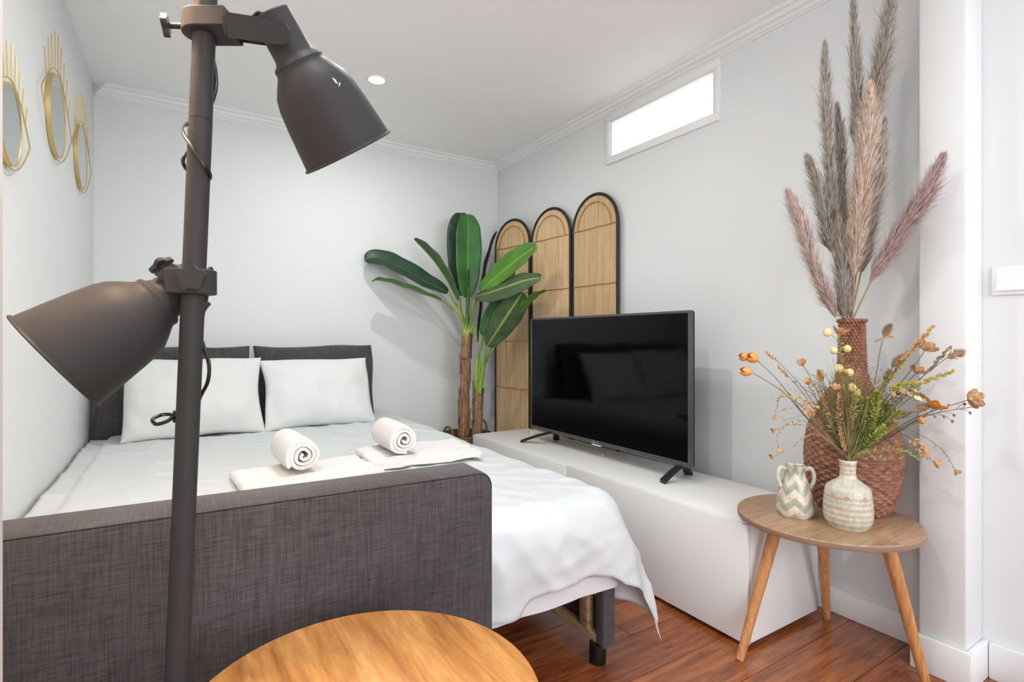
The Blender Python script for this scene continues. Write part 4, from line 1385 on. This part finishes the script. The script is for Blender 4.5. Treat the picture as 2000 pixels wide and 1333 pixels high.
def leaf(px, dep, hw, mat, nh, fold=25, petiole=None, roll=0.0, wave=0.003, shape='oval', seed=0, label=None):
    """broad leaf on a spine of points; nh = direction the upper face looks to; fold = V angle; petiole = pixel path to the trunk"""
    sp_ = spline([P(u, v, d) for (u, v), d in zip(px, dep)], 10)
    m = len(sp_)
    hwm = hw * dep[0] / FPX
    nh = Vector(nh).normalized()
    ncross = 13
    vs, fs, lw = [], [], []
    for i, p in enumerate(sp_):
        t = i / (m - 1)
        tg = (sp_[min(i + 1, m - 1)] - sp_[max(i - 1, 0)]).normalized()
        nn = (nh - tg * nh.dot(tg)).normalized()
        sd = tg.cross(nn)
        if shape == 'oval':
            prof_ = math.sin(PI * min(1, t * 0.96 + 0.02)) ** 0.55
        else:
            prof_ = math.sin(PI * min(1, t ** 0.8 * 0.98 + 0.01)) ** 0.75
        wd = max(0.002, hwm * prof_)
        for j in range(ncross):
            s_ = 2 * j / (ncross - 1) - 1
            fa = math.radians(fold) * abs(s_) ** 0.6
            x = s_ * wd
            lift = abs(s_) * wd * math.sin(math.radians(fold)) + wave * math.sin(t * 26 + seed + 3 * s_) * abs(s_) ** 2
            vs.append(p + sd * x * math.cos(math.radians(fold)) + nn * lift)
            lw.append(abs(s_))
    for i in range(m - 1):
        for j in range(ncross - 1):
            a = i * ncross + j
            fs.append((a, a + 1, a + ncross + 1, a + ncross))
    o = G().add(vs, fs).build('leaf', mat, pl, smooth=70, fix=False)
    set_attr(o, 'lw', lw)
    so = o.modifiers.new('thickness', 'SOLIDIFY')
    so.thickness = 0.0012
    so.offset = 0
    rb = sp_ if petiole is None else [P(u, v, d) for u, v, d in petiole] + sp_
    pts = spline(rb, 3) if petiole is None else spline([P(u, v, d) for u, v, d in petiole] + [sp_[0]], 6) + sp_[1:]
    n = len(pts)
    k0_ = n - m
    rad = [(0.010 - 0.0055 * i / max(1, k0_)) if i < k0_ else (0.0024 if mat is M['leaf_olive'] else 0.0011) * (1 - 0.75 * (i - k0_) / m) for i in range(n)]
    G().tube(pts, rad, 8).build('petiole', M['petiole'], o, smooth=60)
    if mat is M['leaf_olive'] and hw > 20:
        for k in range(1, 6):
            i = int(m * (0.10 + 0.14 * k))
            for q in (-1, 1):
                jj = (ncross - 1) // 2
                vp = [o0v + UP * 0 for o0v in (vs[i * ncross + jj], vs[min(m - 1, i + 2) * ncross + jj + q * 2], vs[min(m - 1, i + 5) * ncross + jj + q * 4])]
                G().tube(vp, [0.0011, 0.0009, 0.0005], 5).build('vein', M['petiole'], o, smooth=60)
    return o
T1 = (911, 660, 3.455)
D = 3.46
back = (-0.1, -0.95, 0.35)
leaf([(875, 571), (835, 552), (780, 522), (740, 505), (712, 507)], [3.44, 3.42, 3.40, 3.38, 3.36], 25, M['leaf_dark'], (0.2, -0.88, 0.5), 12, [T1, (905, 620, 3.45)], seed=1)
leaf([(862, 587), (825, 573), (780, 557), (745, 548), (726, 550)], [3.42, 3.38, 3.33, 3.30, 3.28], 18, M['leaf_light'], (-0.1, 0.15, 1), 10, [T1, (897, 615, 3.44)], seed=2)
leaf([(893, 588), (874, 552), (850, 515), (826, 487), (808, 468)], [3.42, 3.41, 3.40, 3.40, 3.40], 19, M['leaf_olive'], (0.8, -0.1, 0.45), 38, [T1, (903, 625, 3.44)], seed=3)
leaf([(897, 578), (899, 530), (899, 470), (900, 435), (899, 416)], [3.50, 3.51, 3.52, 3.53, 3.54], 27, M['leaf_dark'], (-0.35, -1, 0.1), 8, [T1, (905, 630, 3.48)], seed=4)
leaf([(912, 582), (913, 540), (914, 480), (914, 440), (913, 419)], [3.44, 3.44, 3.46, 3.48, 3.50], 27, M['leaf_mid'], (-0.15, -1, 0.1), 12, [T1, (911, 630, 3.44)], seed=5)
leaf([(911, 640), (912, 610), (914, 560), (915, 525)], [3.43, 3.42, 3.42, 3.42], 8, M['leaf_mid'], (-0.3, -1, 0), 62, None, seed=6, wave=0.0)
leaf([(933, 668), (940, 610), (946, 545), (956, 495), (970, 452)], [3.40, 3.42, 3.46, 3.50, 3.54], 9, M['leaf_black'], (-0.6, 0.8, 0.1), 20, [T1, (925, 640, 3.43)], seed=7)
T2 = (934, 765, 3.43)
leaf([(938, 568), (965, 545), (994, 520), (1025, 496), (1048, 481)], [3.36, 3.30, 3.24, 3.18, 3.14], 23, M['leaf_light'], (-0.35, -0.85, 0.5), 12, [T1, (922, 610, 3.42)], seed=8)
leaf([(928, 579), (955, 572), (990, 560), (1025, 548), (1056, 542)], [3.34, 3.27, 3.19, 3.12, 3.06], 24, M['leaf_olive'], (0.25, 0.85, -0.45), 10, [T1, (920, 625, 3.42)], seed=9)
leaf([(952, 676), (972, 645), (992, 614), (1008, 590), (1020, 571)], [3.36, 3.30, 3.24, 3.20, 3.18], 27, M['leaf_olive'], (0.45, 0.85, -0.25), 8, [T2, (944, 715, 3.40)], seed=10)
leaf([(1000, 635), (1022, 606), (1045, 582), (1068, 568)], [3.30, 3.22, 3.14, 3.08], 14, M['leaf_light'], (-0.1, 0.3, 0.95), 22, [T2, (950, 705, 3.40), (975, 665, 3.36)], seed=11)
leaf([(960, 600), (978, 570), (992, 545), (1001, 522)], [3.44, 3.42, 3.40, 3.38], 13, M['leaf_mid'], (-0.4, -0.9, 0.2), 10, [T2, (938, 690, 3.44), (948, 640, 3.44)], seed=12)
leaf([(942, 655), (950, 630), (962, 605), (976, 590)], [3.40, 3.38, 3.36, 3.34], 12, M['leaf_mid'], (-0.7, -0.7, 0.1), 24, [T2, (938, 700, 3.42)], seed=13)
G().tube([P(*T1), P(903, 625, 3.45)], [0.021, 0.007], 10).build('leaf_sheath', M['petiole'], pl)
G().tube([P(910, 672, 3.45), P(918, 620, 3.44)], [0.022, 0.007], 10).build('leaf_sheath', M['petiole'], pl)
G().tube([P(934, 772, 3.43), P(929, 735, 3.43), P(934, 690, 3.43)], [0.018, 0.017, 0.006], 10).build('leaf_sheath', M['petiole'], pl)
G().tube([P(936, 768, 3.42), P(942, 730, 3.41), P(949, 685, 3.38)], [0.018, 0.014, 0.006], 10).build('leaf_sheath', M['petiole'], pl)

# ------------------------------------------------------------------ dried flowers in the bottle vase
bm_ = BC + Vector((0, 0, 0.1935))
GRP = 'dried flower stems in the bottle vase'
def zoomP(x, y, d):
    return P(1400 + 0.3 * x, 600 + 0.3 * y, d)
def sprig(label, stem, mat='stem_dark', r=0.0011, cat='dried flower', name='dried_flower'):
    """stem = list of (x, y, depth) from the flower end down; it is continued into the vase mouth"""
    t = tag(thing(name, bm_), label, cat, GRP)
    pts = [zoomP(*q) for q in stem]
    rs = random.Random(label)
    j = Vector((rs.uniform(-0.010, 0.010), rs.uniform(-0.010, 0.010), 0))
    pts += [bm_ + j, bm_ + j * 0.6 - Vector((0, 0, 0.05))]
    path = spline(pts, 8)
    G().tube(path, [r * (0.7 + 0.5 * i / len(path)) for i in range(len(path))], 6).build('stem', M[mat], t)
    return t, path, rs
def axis_at(path, i):
    return (path[max(i - 1, 0)] - path[i + 1]).normalized()
def petal_cup(t, c, ax, r, mat, n=5, openness=0.5, name='bloom', depth=1.0, core=None):
    """cup of n overlapping petals round axis ax"""
    r *= 1.35
    Mc = frame(c, ax, UP if abs(Vector(ax).normalized().z) < 0.9 else RV)
    g = G()
    for k in range(n):
        a0 = 2 * PI * k / n
        def fn(u, v):
            s_ = 2 * u - 1
            a = a0 + s_ * (0.95 * math.pi / n * 1.35) * math.sin(PI * (0.18 + 0.72 * v))
            rad = r * (0.12 + openness * v ** 0.8 + (0.35 if openness < 0.5 else 0.0) * math.sin(PI * v))
            z = r * depth * (v * (1.15 - 0.45 * openness) - 0.10 * openness * abs(s_) * v) + 0.06 * r * math.sin(9 * s_ + k)
            return Mc @ Vector((rad * math.cos(a), rad * math.sin(a), z))
        g.grid(fn, 7, 7)
    o = g.build(name, M[mat], t, smooth=60, fix=False)
    sd = o.modifiers.new('thickness', 'SOLIDIFY')
    sd.thickness = 0.0006
    if core:
        G().ball(Mc @ Vector((0, 0, r * 0.2)), r * 0.28, n=10, m=6).build('flower_centre', M[core], o)
    return o
def spike(t, path, i0, i1, mat, r, n, rs, fl=0.0022, name='florets'):
    g = G()
    for k in range(n):
        q = i0 + (i1 - i0) * (k + rs.random()) / n
        i = min(len(path) - 2, int(q))
        p = path[i].lerp(path[i + 1], q - i)
        tg = (path[i] - path[i + 1]).normalized()
        o1 = tg.orthogonal().normalized()
        a = rs.uniform(0, 2 * PI)
        rd = (o1 * math.cos(a) + tg.cross(o1) * math.sin(a))
        f = (q - i0) / max(1e-6, i1 - i0)
        rr = r * (0.35 + 0.65 * min(1, f * 2.2))
        c = p + rd * rr * rs.uniform(0.4, 1)
        Mq = frame((0, 0, 0), (rd + tg * 0.9), UP + RV * 0.01).to_3x3()
        g.ball(c, fl * rs.uniform(0.75, 1.2), (0.7, 0.7, 1.6), 6, 4, Mq)
    return g.build(name, M[mat], t, smooth=60, fix=False)
def berries(t, pts, mat, r, rs, name='berry'):
    for p in pts:
        G().ball(p, r * rs.uniform(0.9, 1.1), (1, 1, 1.1), 12, 8).build(name, M[mat], t)
def leaflets(t, path, i0, i1, mat, ln, n, rs, name='leaflets', w_=0.32):
    g = G()
    for k in range(n):
        q = i0 + (i1 - i0) * (k + rs.random()) / n
        i = min(len(path) - 2, int(q))
        p = path[i].lerp(path[i + 1], q - i)
        tg = (path[i] - path[i + 1]).normalized()
        o1 = tg.orthogonal().normalized()
        a = rs.uniform(0, 2 * PI)
        d = (tg * 0.75 + (o1 * math.cos(a) + tg.cross(o1) * math.sin(a))).normalized()
        s_ = d.cross(Vector((rs.uniform(-1, 1), rs.uniform(-1, 1), rs.uniform(-1, 1)))).normalized()
        L_ = ln * rs.uniform(0.6, 1.2)
        g.add([p, p + d * L_ * 0.5 + s_ * L_ * w_ * 0.5, p + d * L_, p + d * L_ * 0.5 - s_ * L_ * w_ * 0.5], [(0, 1, 2), (0, 2, 3)])
    return g.build(name, M[mat], t, smooth=0, fix=False)

# left side: orange buds
t, pa, rs = sprig('twin orange poppy buds at the far left of the bouquet', [(265, 350, 1.50), (400, 480, 1.51), (560, 690, 1.53), (760, 900, 1.54)])
petal_cup(t, zoomP(268, 352, 1.50), zoomP(200, 310, 1.50) - zoomP(270, 350, 1.50), 0.0165, 'orange', 5, 0.35, depth=1.5)
petal_cup(t, zoomP(212, 325, 1.51), zoomP(140, 322, 1.51) - zoomP(212, 325, 1.51), 0.0140, 'orange', 5, 0.35, depth=1.5)
t, pa, rs = sprig('single orange poppy bud below the twin buds at the far left', [(235, 430, 1.49), (320, 480, 1.50), (450, 570, 1.51), (600, 740, 1.53), (780, 910, 1.54)])
petal_cup(t, zoomP(232, 428, 1.49), zoomP(150, 412, 1.49) - zoomP(235, 430, 1.49), 0.0155, 'orange', 5, 0.33, depth=1.6)
for lab, q, sz in [('pale peach flower highest on the left of the bouquet', [(560, 380, 1.53), (575, 400, 1.53), (640, 520, 1.53), (760, 780, 1.54)], 0.014),
                   ('dusty peach flower left of the wicker neck', [(595, 505, 1.52), (615, 540, 1.52), (680, 660, 1.53), (770, 860, 1.54)], 0.012),
                   ('dusty pink flower in front of the wicker shoulder', [(770, 540, 1.50), (785, 620, 1.51), (820, 800, 1.53)], 0.013),
                   ('rust-coloured bud low on the left in front of the wicker vase', [(610, 710, 1.49), (650, 760, 1.50), (740, 880, 1.53)], 0.014)]:
    t, pa, rs = sprig(lab, q)
    petal_cup(t, pa[0], axis_at(pa, 1) * 0.8 + Vector((-0.2, -0.4, 0.2)), sz, 'peach', 6, 0.6, core='seedhead')
# cream berry sprays in front of the wicker neck
t, pa, rs = sprig('tallest spray of cream berries in front of the wicker neck', [(790, 165, 1.56), (800, 250, 1.55), (815, 400, 1.54), (830, 700, 1.54)], 'stem_green')
berries(t, [zoomP(720, 165, 1.55), zoomP(762, 282, 1.54), zoomP(850, 272, 1.54)], 'cream_bud', 0.0112, rs)
petal_cup(t, zoomP(795, 180, 1.55), Vector((0.1, -0.3, 1)), 0.019, 'peach', 6, 0.75, core='cream_bud')
leaflets(t, pa, 4, 20, 'fern', 0.016, 26, rs)
for q in ((720, 165, 1.55), (850, 272, 1.54), (762, 282, 1.54)):
    G().tube(spline([zoomP(*q), zoomP((q[0] + 805) / 2, q[1] + 30, 1.55), zoomP(806, q[1] + 75, 1.55)], 4), 0.0007, 5).build('twig', M['stem_green'], t)
t, pa, rs = sprig('shorter spray of cream berries low in front of the wicker neck', [(835, 420, 1.53), (845, 520, 1.53), (850, 720, 1.54)], 'stem_green')
berries(t, [zoomP(795, 402, 1.53), zoomP(866, 427, 1.53), zoomP(880, 525, 1.52), zoomP(908, 556, 1.53)], 'cream_bud', 0.0112, rs)
berries(t, [zoomP(828, 420, 1.53)], 'peach', 0.007, rs)
for q in ((795, 402, 1.53), (866, 427, 1.53), (880, 525, 1.52), (908, 556, 1.53)):
    G().tube(spline([zoomP(*q), zoomP((q[0] + 845) / 2, q[1] + 40, 1.53), zoomP(847, q[1] + 90, 1.53)], 4), 0.0007, 5).build('twig', M['stem_green'], t)
leaflets(t, pa, 3, 18, 'fern', 0.015, 22, rs)
# small left spikes
for lab, q in [('small tan seed spike beside the orange buds', [(318, 290, 1.52), (350, 320, 1.52), (385, 345, 1.52), (520, 480, 1.52), (640, 640, 1.53)]),
               ('small tan seed spike between the orange and peach flowers', [(400, 385, 1.53), (430, 420, 1.53), (465, 450, 1.53), (560, 560, 1.53), (680, 740, 1.54)])]:
    t, pa, rs = sprig(lab, q, 'stem_dark', 0.0009)
    spike(t, pa, 0, 16, 'spike_or', 0.0040, 26, rs, 0.0024)
# drooping twigs at left
for lab, q in [('drooping tan twig ending lowest at the left of the bouquet', [(368, 970, 1.47), (430, 945, 1.475), (510, 905, 1.48), (565, 850, 1.49), (640, 830, 1.50), (720, 870, 1.52)]),
               ('drooping tan twig curling down in the middle at the left', [(402, 920, 1.48), (395, 850, 1.48), (425, 790, 1.485), (500, 765, 1.49), (590, 775, 1.50), (700, 850, 1.52)]),
               ('drooping tan twig highest at the left of the bouquet', [(380, 715, 1.50), (390, 650, 1.50), (405, 600, 1.50), (450, 580, 1.50), (540, 640, 1.51), (680, 800, 1.53)]),
               ('thin tan twig reaching straight out to the left', [(378, 800, 1.49), (440, 775, 1.49), (520, 740, 1.49), (600, 760, 1.50), (700, 840, 1.52)])]:
    t, pa, rs = sprig(lab, q, 'stem_tan', 0.0008)
    spike(t, pa, 0, len(pa) * 0.55, 'stem_tan', 0.0045, 16, rs, 0.0024)
    petal_cup(t, pa[0], axis_at(pa, 1), 0.0075, 'spike_or', 5, 0.7)
# right side
def fluffy(t, c, ax, ln, r, mat, rs, n=300):
    Mf = frame(c, ax, RV)
    g = G()
    for k in range(n):
        q = rs.random()
        a = rs.uniform(0, 2 * PI)
        rd = Vector((math.cos(a), math.sin(a), 0))
        w_ = r * (0.25 + 0.75 * math.sin(PI * min(1, 0.15 + 0.8 * q)))
        p = Vector((0, 0, ln * q)) + rd * w_ * 0.35
        e = p + rd * w_ * rs.uniform(0.5, 1.15) + Vector((0, 0, ln * 0.28))
        s_ = Vector((-rd.y, rd.x, 0)) * r * 0.06
        g.add([Mf @ (p - s_), Mf @ (p + s_), Mf @ ((p + e) / 2 + s_), Mf @ e, Mf @ ((p + e) / 2 - s_)], [(0, 1, 2, 4), (4, 2, 3)])
    g.ball(Mf @ Vector((0, 0, ln * 0.5)), r * 0.45, (1, 1, ln / r), 8, 6, Mf.to_3x3())
    return g.build('seed_head', M[mat], t, smooth=0, fix=False)
t, pa, rs = sprig('upright brown seed head right of the wicker neck', [(1088, 180, 1.52), (1060, 300, 1.52), (1020, 520, 1.53), (930, 800, 1.54)])
fluffy(t, zoomP(1085, 188, 1.52), zoomP(1128, 118, 1.52) - zoomP(1085, 188, 1.52), 0.033, 0.013, 'seedhead', rs)
for e in ((1150, 198, 1.51), (1030, 225, 1.53)):
    p = spline([zoomP(*e), zoomP((e[0] + 1085) / 2, e[1] - 12, 1.52), zoomP(1083, 205, 1.52)], 8)
    G().tube(p, 0.0007, 5).build('twig', M['stem_tan'], t)
    spike(t, p, 0, 15, 'spike_or', 0.0035, 26, rs, 0.002)
t, pa, rs = sprig('long orange and green flower spike leaning right, the tallest spike', [(1412, 122, 1.47), (1330, 215, 1.48), (1240, 320, 1.50), (1140, 450, 1.52), (1040, 590, 1.53), (940, 820, 1.54)])
spike(t, pa, 0, 14, 'spike_or', 0.0062, 90, rs, 0.0026)
spike(t, pa, 14, 33, 'spike_gr', 0.0072, 120, rs, 0.0028)
for lab, q, sz, mt, ax in [('peach poppy at the tip of the upper right stem', [(1355, 280, 1.47), (1310, 350, 1.48), (1210, 480, 1.50), (1060, 650, 1.53)], 0.0185, 'peach', Vector((0.6, -0.2, 0.7))),
                       ('rust poppy below the upper right peach poppy', [(1300, 430, 1.49), (1250, 480, 1.50), (1130, 600, 1.52), (1000, 760, 1.54)], 0.0155, 'peach', Vector((0.5, -0.2, 0.8))),
                       ('open pale poppy furthest right, in front of the corner of the wall', [(1650, 600, 1.40), (1560, 630, 1.42), (1430, 670, 1.45), (1260, 740, 1.49), (1080, 850, 1.52)], 0.0185, 'peach', Vector((0.85, -0.45, 0.05))),
                       ('orange poppy on the right in front of the pilaster', [(1410, 660, 1.44), (1380, 690, 1.45), (1250, 770, 1.48), (1060, 880, 1.52)], 0.020, 'orange', Vector((0.35, -0.35, 0.85)))]:
    t, pa, rs = sprig(lab, q, 'stem_dark', 0.0013)
    petal_cup(t, pa[0], ax, sz, mt, 6, 0.95 if sz > 0.015 else 0.7, core='cream_bud' if 'pale' in lab else 'seedhead')
for lab, q, c, e in [('fluffy brown seed head far up on the right', [(1500, 330, 1.44), (1420, 390, 1.46), (1310, 480, 1.49), (1130, 660, 1.52)], (1498, 330), (1605, 292)),
                     ('olive-brown thistle head between the long spike and the wicker neck', [(1145, 390, 1.51), (1110, 470, 1.52), (1050, 590, 1.53), (950, 800, 1.54)], (1140, 392), (1205, 320)),
                     ('fluffy tan seed head beside the orange poppy on the right', [(1285, 680, 1.46), (1220, 710, 1.48), (1100, 780, 1.51)], (1280, 680), (1385, 640))]:
    t, pa, rs = sprig(lab, q, 'stem_dark', 0.0012)
    c3_, e3_ = zoomP(c[0], c[1], q[0][2]), zoomP(e[0], e[1], q[0][2])
    fluffy(t, c3_, e3_ - c3_, (e3_ - c3_).length * 0.9, 0.0125, 'seedhead', rs)
t, pa, rs = sprig('brown pink spike parallel to the long spike at the right', [(1525, 258, 1.46), (1450, 335, 1.47), (1385, 405, 1.48), (1280, 520, 1.50), (1100, 720, 1.53)])
spike(t, pa, 0, 17, 'seedhead', 0.0052, 60, rs, 0.0025)
t, pa, rs = sprig('green berry twig pointing right below the seed heads', [(1545, 415, 1.45), (1480, 440, 1.46), (1400, 470, 1.47), (1330, 505, 1.48), (1180, 620, 1.51)], 'stem_green')
spike(t, pa, 0, 26, 'spike_gr', 0.0065, 46, rs, 0.0032, 'seed_pods')
t, pa, rs = sprig('short yellow green spike in the thick of the right side', [(1312, 490, 1.48), (1230, 505, 1.49), (1150, 530, 1.50), (1080, 600, 1.51), (980, 760, 1.53)], 'stem_green')
spike(t, pa, 0, 18, 'spike_gr', 0.0080, 110, rs, 0.0030)
t, pa, rs = sprig('branching twig of tiny buds reaching far right', [(1690, 650, 1.41), (1600, 662, 1.43), (1480, 680, 1.45), (1350, 715, 1.47), (1180, 800, 1.51)], 'stem_dark', 0.0011)
for e in [(1612, 632), (1652, 622), (1650, 690), (1545, 705), (1510, 640), (1535, 745), (1480, 715), (1420, 715), (1690, 652)]:
    b = min(pa[:24], key=lambda p: (p - zoomP(e[0] - 70, e[1], 1.44)).length)
    ep = zoomP(e[0], e[1], 1.43)
    G().tube([b, b.lerp(ep, 0.6) + Vector((0, 0, 0.004)), ep], 0.0006, 5).build('twig', M['stem_dark'], t)
    G().ball(ep, 0.0036, (1, 1, 1.2), 8, 6).build('bud', M['grass'], t)
t, pa, rs = sprig('cluster of pale dried blossoms in the right middle of the bouquet', [(1290, 570, 1.47), (1200, 640, 1.49), (1090, 740, 1.52)], 'stem_dark')
for e in [(1140, 580), (1230, 575), (1280, 560), (1330, 590), (1150, 755), (1200, 560), (1300, 610)]:
    petal_cup(t, zoomP(e[0], e[1], 1.47 + rs.uniform(-0.02, 0.02)), Vector((rs.uniform(-0.4, 0.6), -0.6, rs.uniform(0.2, 1))), 0.0095, 'seedhead' if e[0] % 20 else 'cream_bud', 5, 0.8)
t, pa, rs = sprig('small round orange bud low on the right', [(1315, 745, 1.46), (1260, 775, 1.47), (1120, 850, 1.51)], 'stem_dark')
petal_cup(t, pa[1], Vector((0.5, -0.6, 0.3)), 0.011, 'orange', 5, 0.4)
t, pa, rs = sprig('thin arching twig drooping furthest down at the right', [(1552, 1062, 1.44), (1500, 970, 1.44), (1430, 900, 1.45), (1340, 840, 1.46), (1220, 800, 1.48), (1080, 850, 1.51)], 'stem_dark', 0.0008)
spike(t, pa, 2, 30, 'spike_gr', 0.006, 14, rs, 0.0022)
petal_cup(t, pa[0], Vector((0.3, -0.4, -0.6)), 0.0095, 'seedhead', 5, 0.7)
t, pa, rs = sprig('drooping twig with tan tufts below the orange poppy', [(1415, 1010, 1.45), (1360, 965, 1.455), (1290, 880, 1.46), (1200, 830, 1.48), (1060, 880, 1.52)], 'stem_dark', 0.0009)
petal_cup(t, pa[0], Vector((0.4, -0.5, -0.3)), 0.011, 'spike_or', 5, 0.7)
spike(t, pa, 5, 18, 'spike_or', 0.012, 60, rs, 0.0032)
t, pa, rs = sprig('low yellow green sprig arching right over the wicker vase', [(1320, 985, 1.47), (1220, 940, 1.48), (1120, 925, 1.49), (1000, 955, 1.51)], 'stem_green', 0.0009)
leaflets(t, pa, 0, 26, 'fern', 0.014, 40, rs)
t, pa, rs = sprig('thin green sprig lying flat to the right at the vase mouth', [(1200, 985, 1.50), (1100, 985, 1.505), (1000, 980, 1.52)], 'stem_green', 0.0009)
leaflets(t, pa, 0, 18, 'fern', 0.012, 24, rs)
# leafy fern fronds
for i, (lab, q) in enumerate([('bright green feathery frond standing in the middle right', [(1040, 560, 1.50), (1030, 680, 1.51), (980, 820, 1.53)]),
               ('bright green feathery frond bending left of the middle one', [(960, 600, 1.52), (950, 720, 1.53), (920, 850, 1.54)]),
               ('green feathery frond behind the bright one at the right', [(1110, 640, 1.52), (1070, 740, 1.53), (990, 860, 1.54)]),
               ('low green feathery frond bending right above the vase mouth', [(1090, 790, 1.49), (1030, 840, 1.50), (950, 920, 1.53)]),
               ('olive feathery frond at the right edge of the greenery', [(1180, 680, 1.50), (1110, 780, 1.51), (1000, 890, 1.53)])]):
    t, pa, rs = sprig(lab, q, 'stem_green', 0.0010, 'foliage', 'fern_frond')
    leaflets(t, pa, 0, len(pa) - 12, 'fern', 0.0165, 460, rs, 'leaflets', 0.34)
# brownish upright sprigs in front of the wicker body
for lab, q in [('thin tan sprig upright over the left of the wicker body', [(790, 560, 1.50), (795, 700, 1.51), (815, 850, 1.53)]),
               ('thin tan sprig curving left over the wicker body', [(660, 440, 1.52), (690, 600, 1.52), (760, 800, 1.53)]),
               ('short olive sprig just above the vase mouth', [(800, 800, 1.49), (820, 880, 1.51), (840, 940, 1.53)])]:
    t, pa, rs = sprig(lab, q, 'stem_tan', 0.0009)
    spike(t, pa, 0, 16, 'spike_or', 0.0065, 50, rs, 0.0025)
t, pa, rs = sprig('cluster of tiny tan blossoms at the left above the drooping twigs', [(470, 580, 1.51), (560, 650, 1.52), (680, 790, 1.53)], 'stem_tan', 0.0009)
for e in [(430, 585), (470, 570), (505, 610), (540, 590), (560, 640), (600, 620), (620, 680), (650, 660)]:
    c = zoomP(e[0], e[1], 1.51 + rs.uniform(-0.02, 0.02))
    b = min(pa[:20], key=lambda p: (p - c).length)
    G().tube([b, c], 0.0006, 5).build('twig', M['stem_tan'], t)
    petal_cup(t, c, Vector((rs.uniform(-0.6, 0.2), -0.6, rs.uniform(0.1, 1))), 0.0058, 'spike_or', 5, 0.8)
for lab, q, c, e, mt in [('pinkish fluffy head leaning on the long orange and green spike', [(1195, 350, 1.50), (1150, 430, 1.51), (1060, 600, 1.53)], (1190, 352), (1245, 298), 'peach'),
                         ('tan tuft low behind the fern fronds on the right', [(1180, 720, 1.50), (1110, 800, 1.51), (1000, 900, 1.53)], (1180, 720), (1250, 690), 'seedhead'),
                         ('small olive tuft above the fern fronds', [(1090, 470, 1.52), (1060, 560, 1.52), (980, 760, 1.54)], (1088, 475), (1120, 420), 'grass'),
                         ('rusty tuft left of the low cream berries', [(690, 480, 1.52), (720, 600, 1.52), (790, 820, 1.53)], (690, 482), (665, 420), 'spike_or')]:
    t, pa, rs = sprig(lab, q, 'stem_dark', 0.0010)
    c3_, e3_ = zoomP(c[0], c[1], q[0][2]), zoomP(e[0], e[1], q[0][2])
    fluffy(t, c3_, e3_ - c3_, (e3_ - c3_).length, 0.0095, mt, rs, 220)
for i, (lab, q) in enumerate([('thin yellow green sprig rising left of the fern fronds', [(900, 600, 1.52), (890, 720, 1.53), (870, 850, 1.54)]),
                              ('olive leafy sprig leaning left over the wicker body', [(700, 680, 1.51), (745, 780, 1.52), (800, 880, 1.54)]),
                              ('thin olive sprig leaning right above the dried blossoms', [(1180, 560, 1.51), (1100, 680, 1.52), (980, 850, 1.54)])]):
    t, pa, rs = sprig(lab, q, 'stem_green', 0.0009, 'foliage', 'leafy_sprig')
    leaflets(t, pa, 0, len(pa) - 13, 'fern' if i == 0 else 'grass', 0.014, 130, rs, 'leaflets', 0.30)
# fine grass nobody could count
g = G()
seeds = G()
rs = random.Random(99)
for k in range(520):
    fan = rs.gauss(0, 1)
    fan = max(-2.2, min(2.2, fan))
    d = 1.54 + rs.uniform(-0.05, 0.05)
    x = 850 + fan * 215
    y = 290 + 70 * abs(fan) + rs.uniform(0, 330)
    tip = zoomP(x + rs.uniform(-40, 40), y, d)
    a = rs.uniform(0, 2 * PI)
    b = bm_ + Vector((math.cos(a), math.sin(a), 0)) * 0.014 * rs.random()
    mid = b.lerp(tip, 0.55) + UP * (0.02 + 0.02 * abs(fan)) + Vector((0, 0, 0.0))
    mid.x -= 0.25 * (tip.x - b.x) * 0.3
    pts = spline([b - UP * 0.03, b, mid, tip - UP * rs.uniform(0, 0.02)], 5)
    n = len(pts)
    wv_ = 0.0008 + 0.0004 * rs.random()
    sdv = Vector((rs.uniform(-1, 1), rs.uniform(-1, 1), 0.1)).normalized()
    vs, fs = [], []
    for i, p in enumerate(pts):
        wd = wv_ * (1 - 0.75 * i / n)
        vs += [p - sdv * wd, p + sdv * wd]
    for i in range(n - 1):
        fs.append((2 * i, 2 * i + 1, 2 * i + 3, 2 * i + 2))
    g.add(vs, fs)
    if rs.random() < 0.45:
        for q in range(rs.randint(3, 8)):
            i = n - 2 - rs.randint(0, 6)
            p = pts[i].lerp(pts[i + 1], rs.random())
            dr = Vector((rs.uniform(-1, 1), rs.uniform(-1, 1), rs.uniform(-0.2, 1))).normalized()
            seeds.ball(p + dr * 0.003, 0.0021 * rs.uniform(0.7, 1.2), (0.7, 0.7, 1.7), 5, 4, frame((0, 0, 0), dr, UP + RV * 0.1).to_3x3())
go = g.build('fine_grass', M['grass'], loc=bm_, smooth=0, fix=False)
go['kind'] = 'stuff'
tag(go, 'fine dry green grass fanning out of the bottle vase', 'grass')
se = seeds.build('grass_seeds', M['seedhead'], go, smooth=60, fix=False)
se['kind'] = 'stuff'
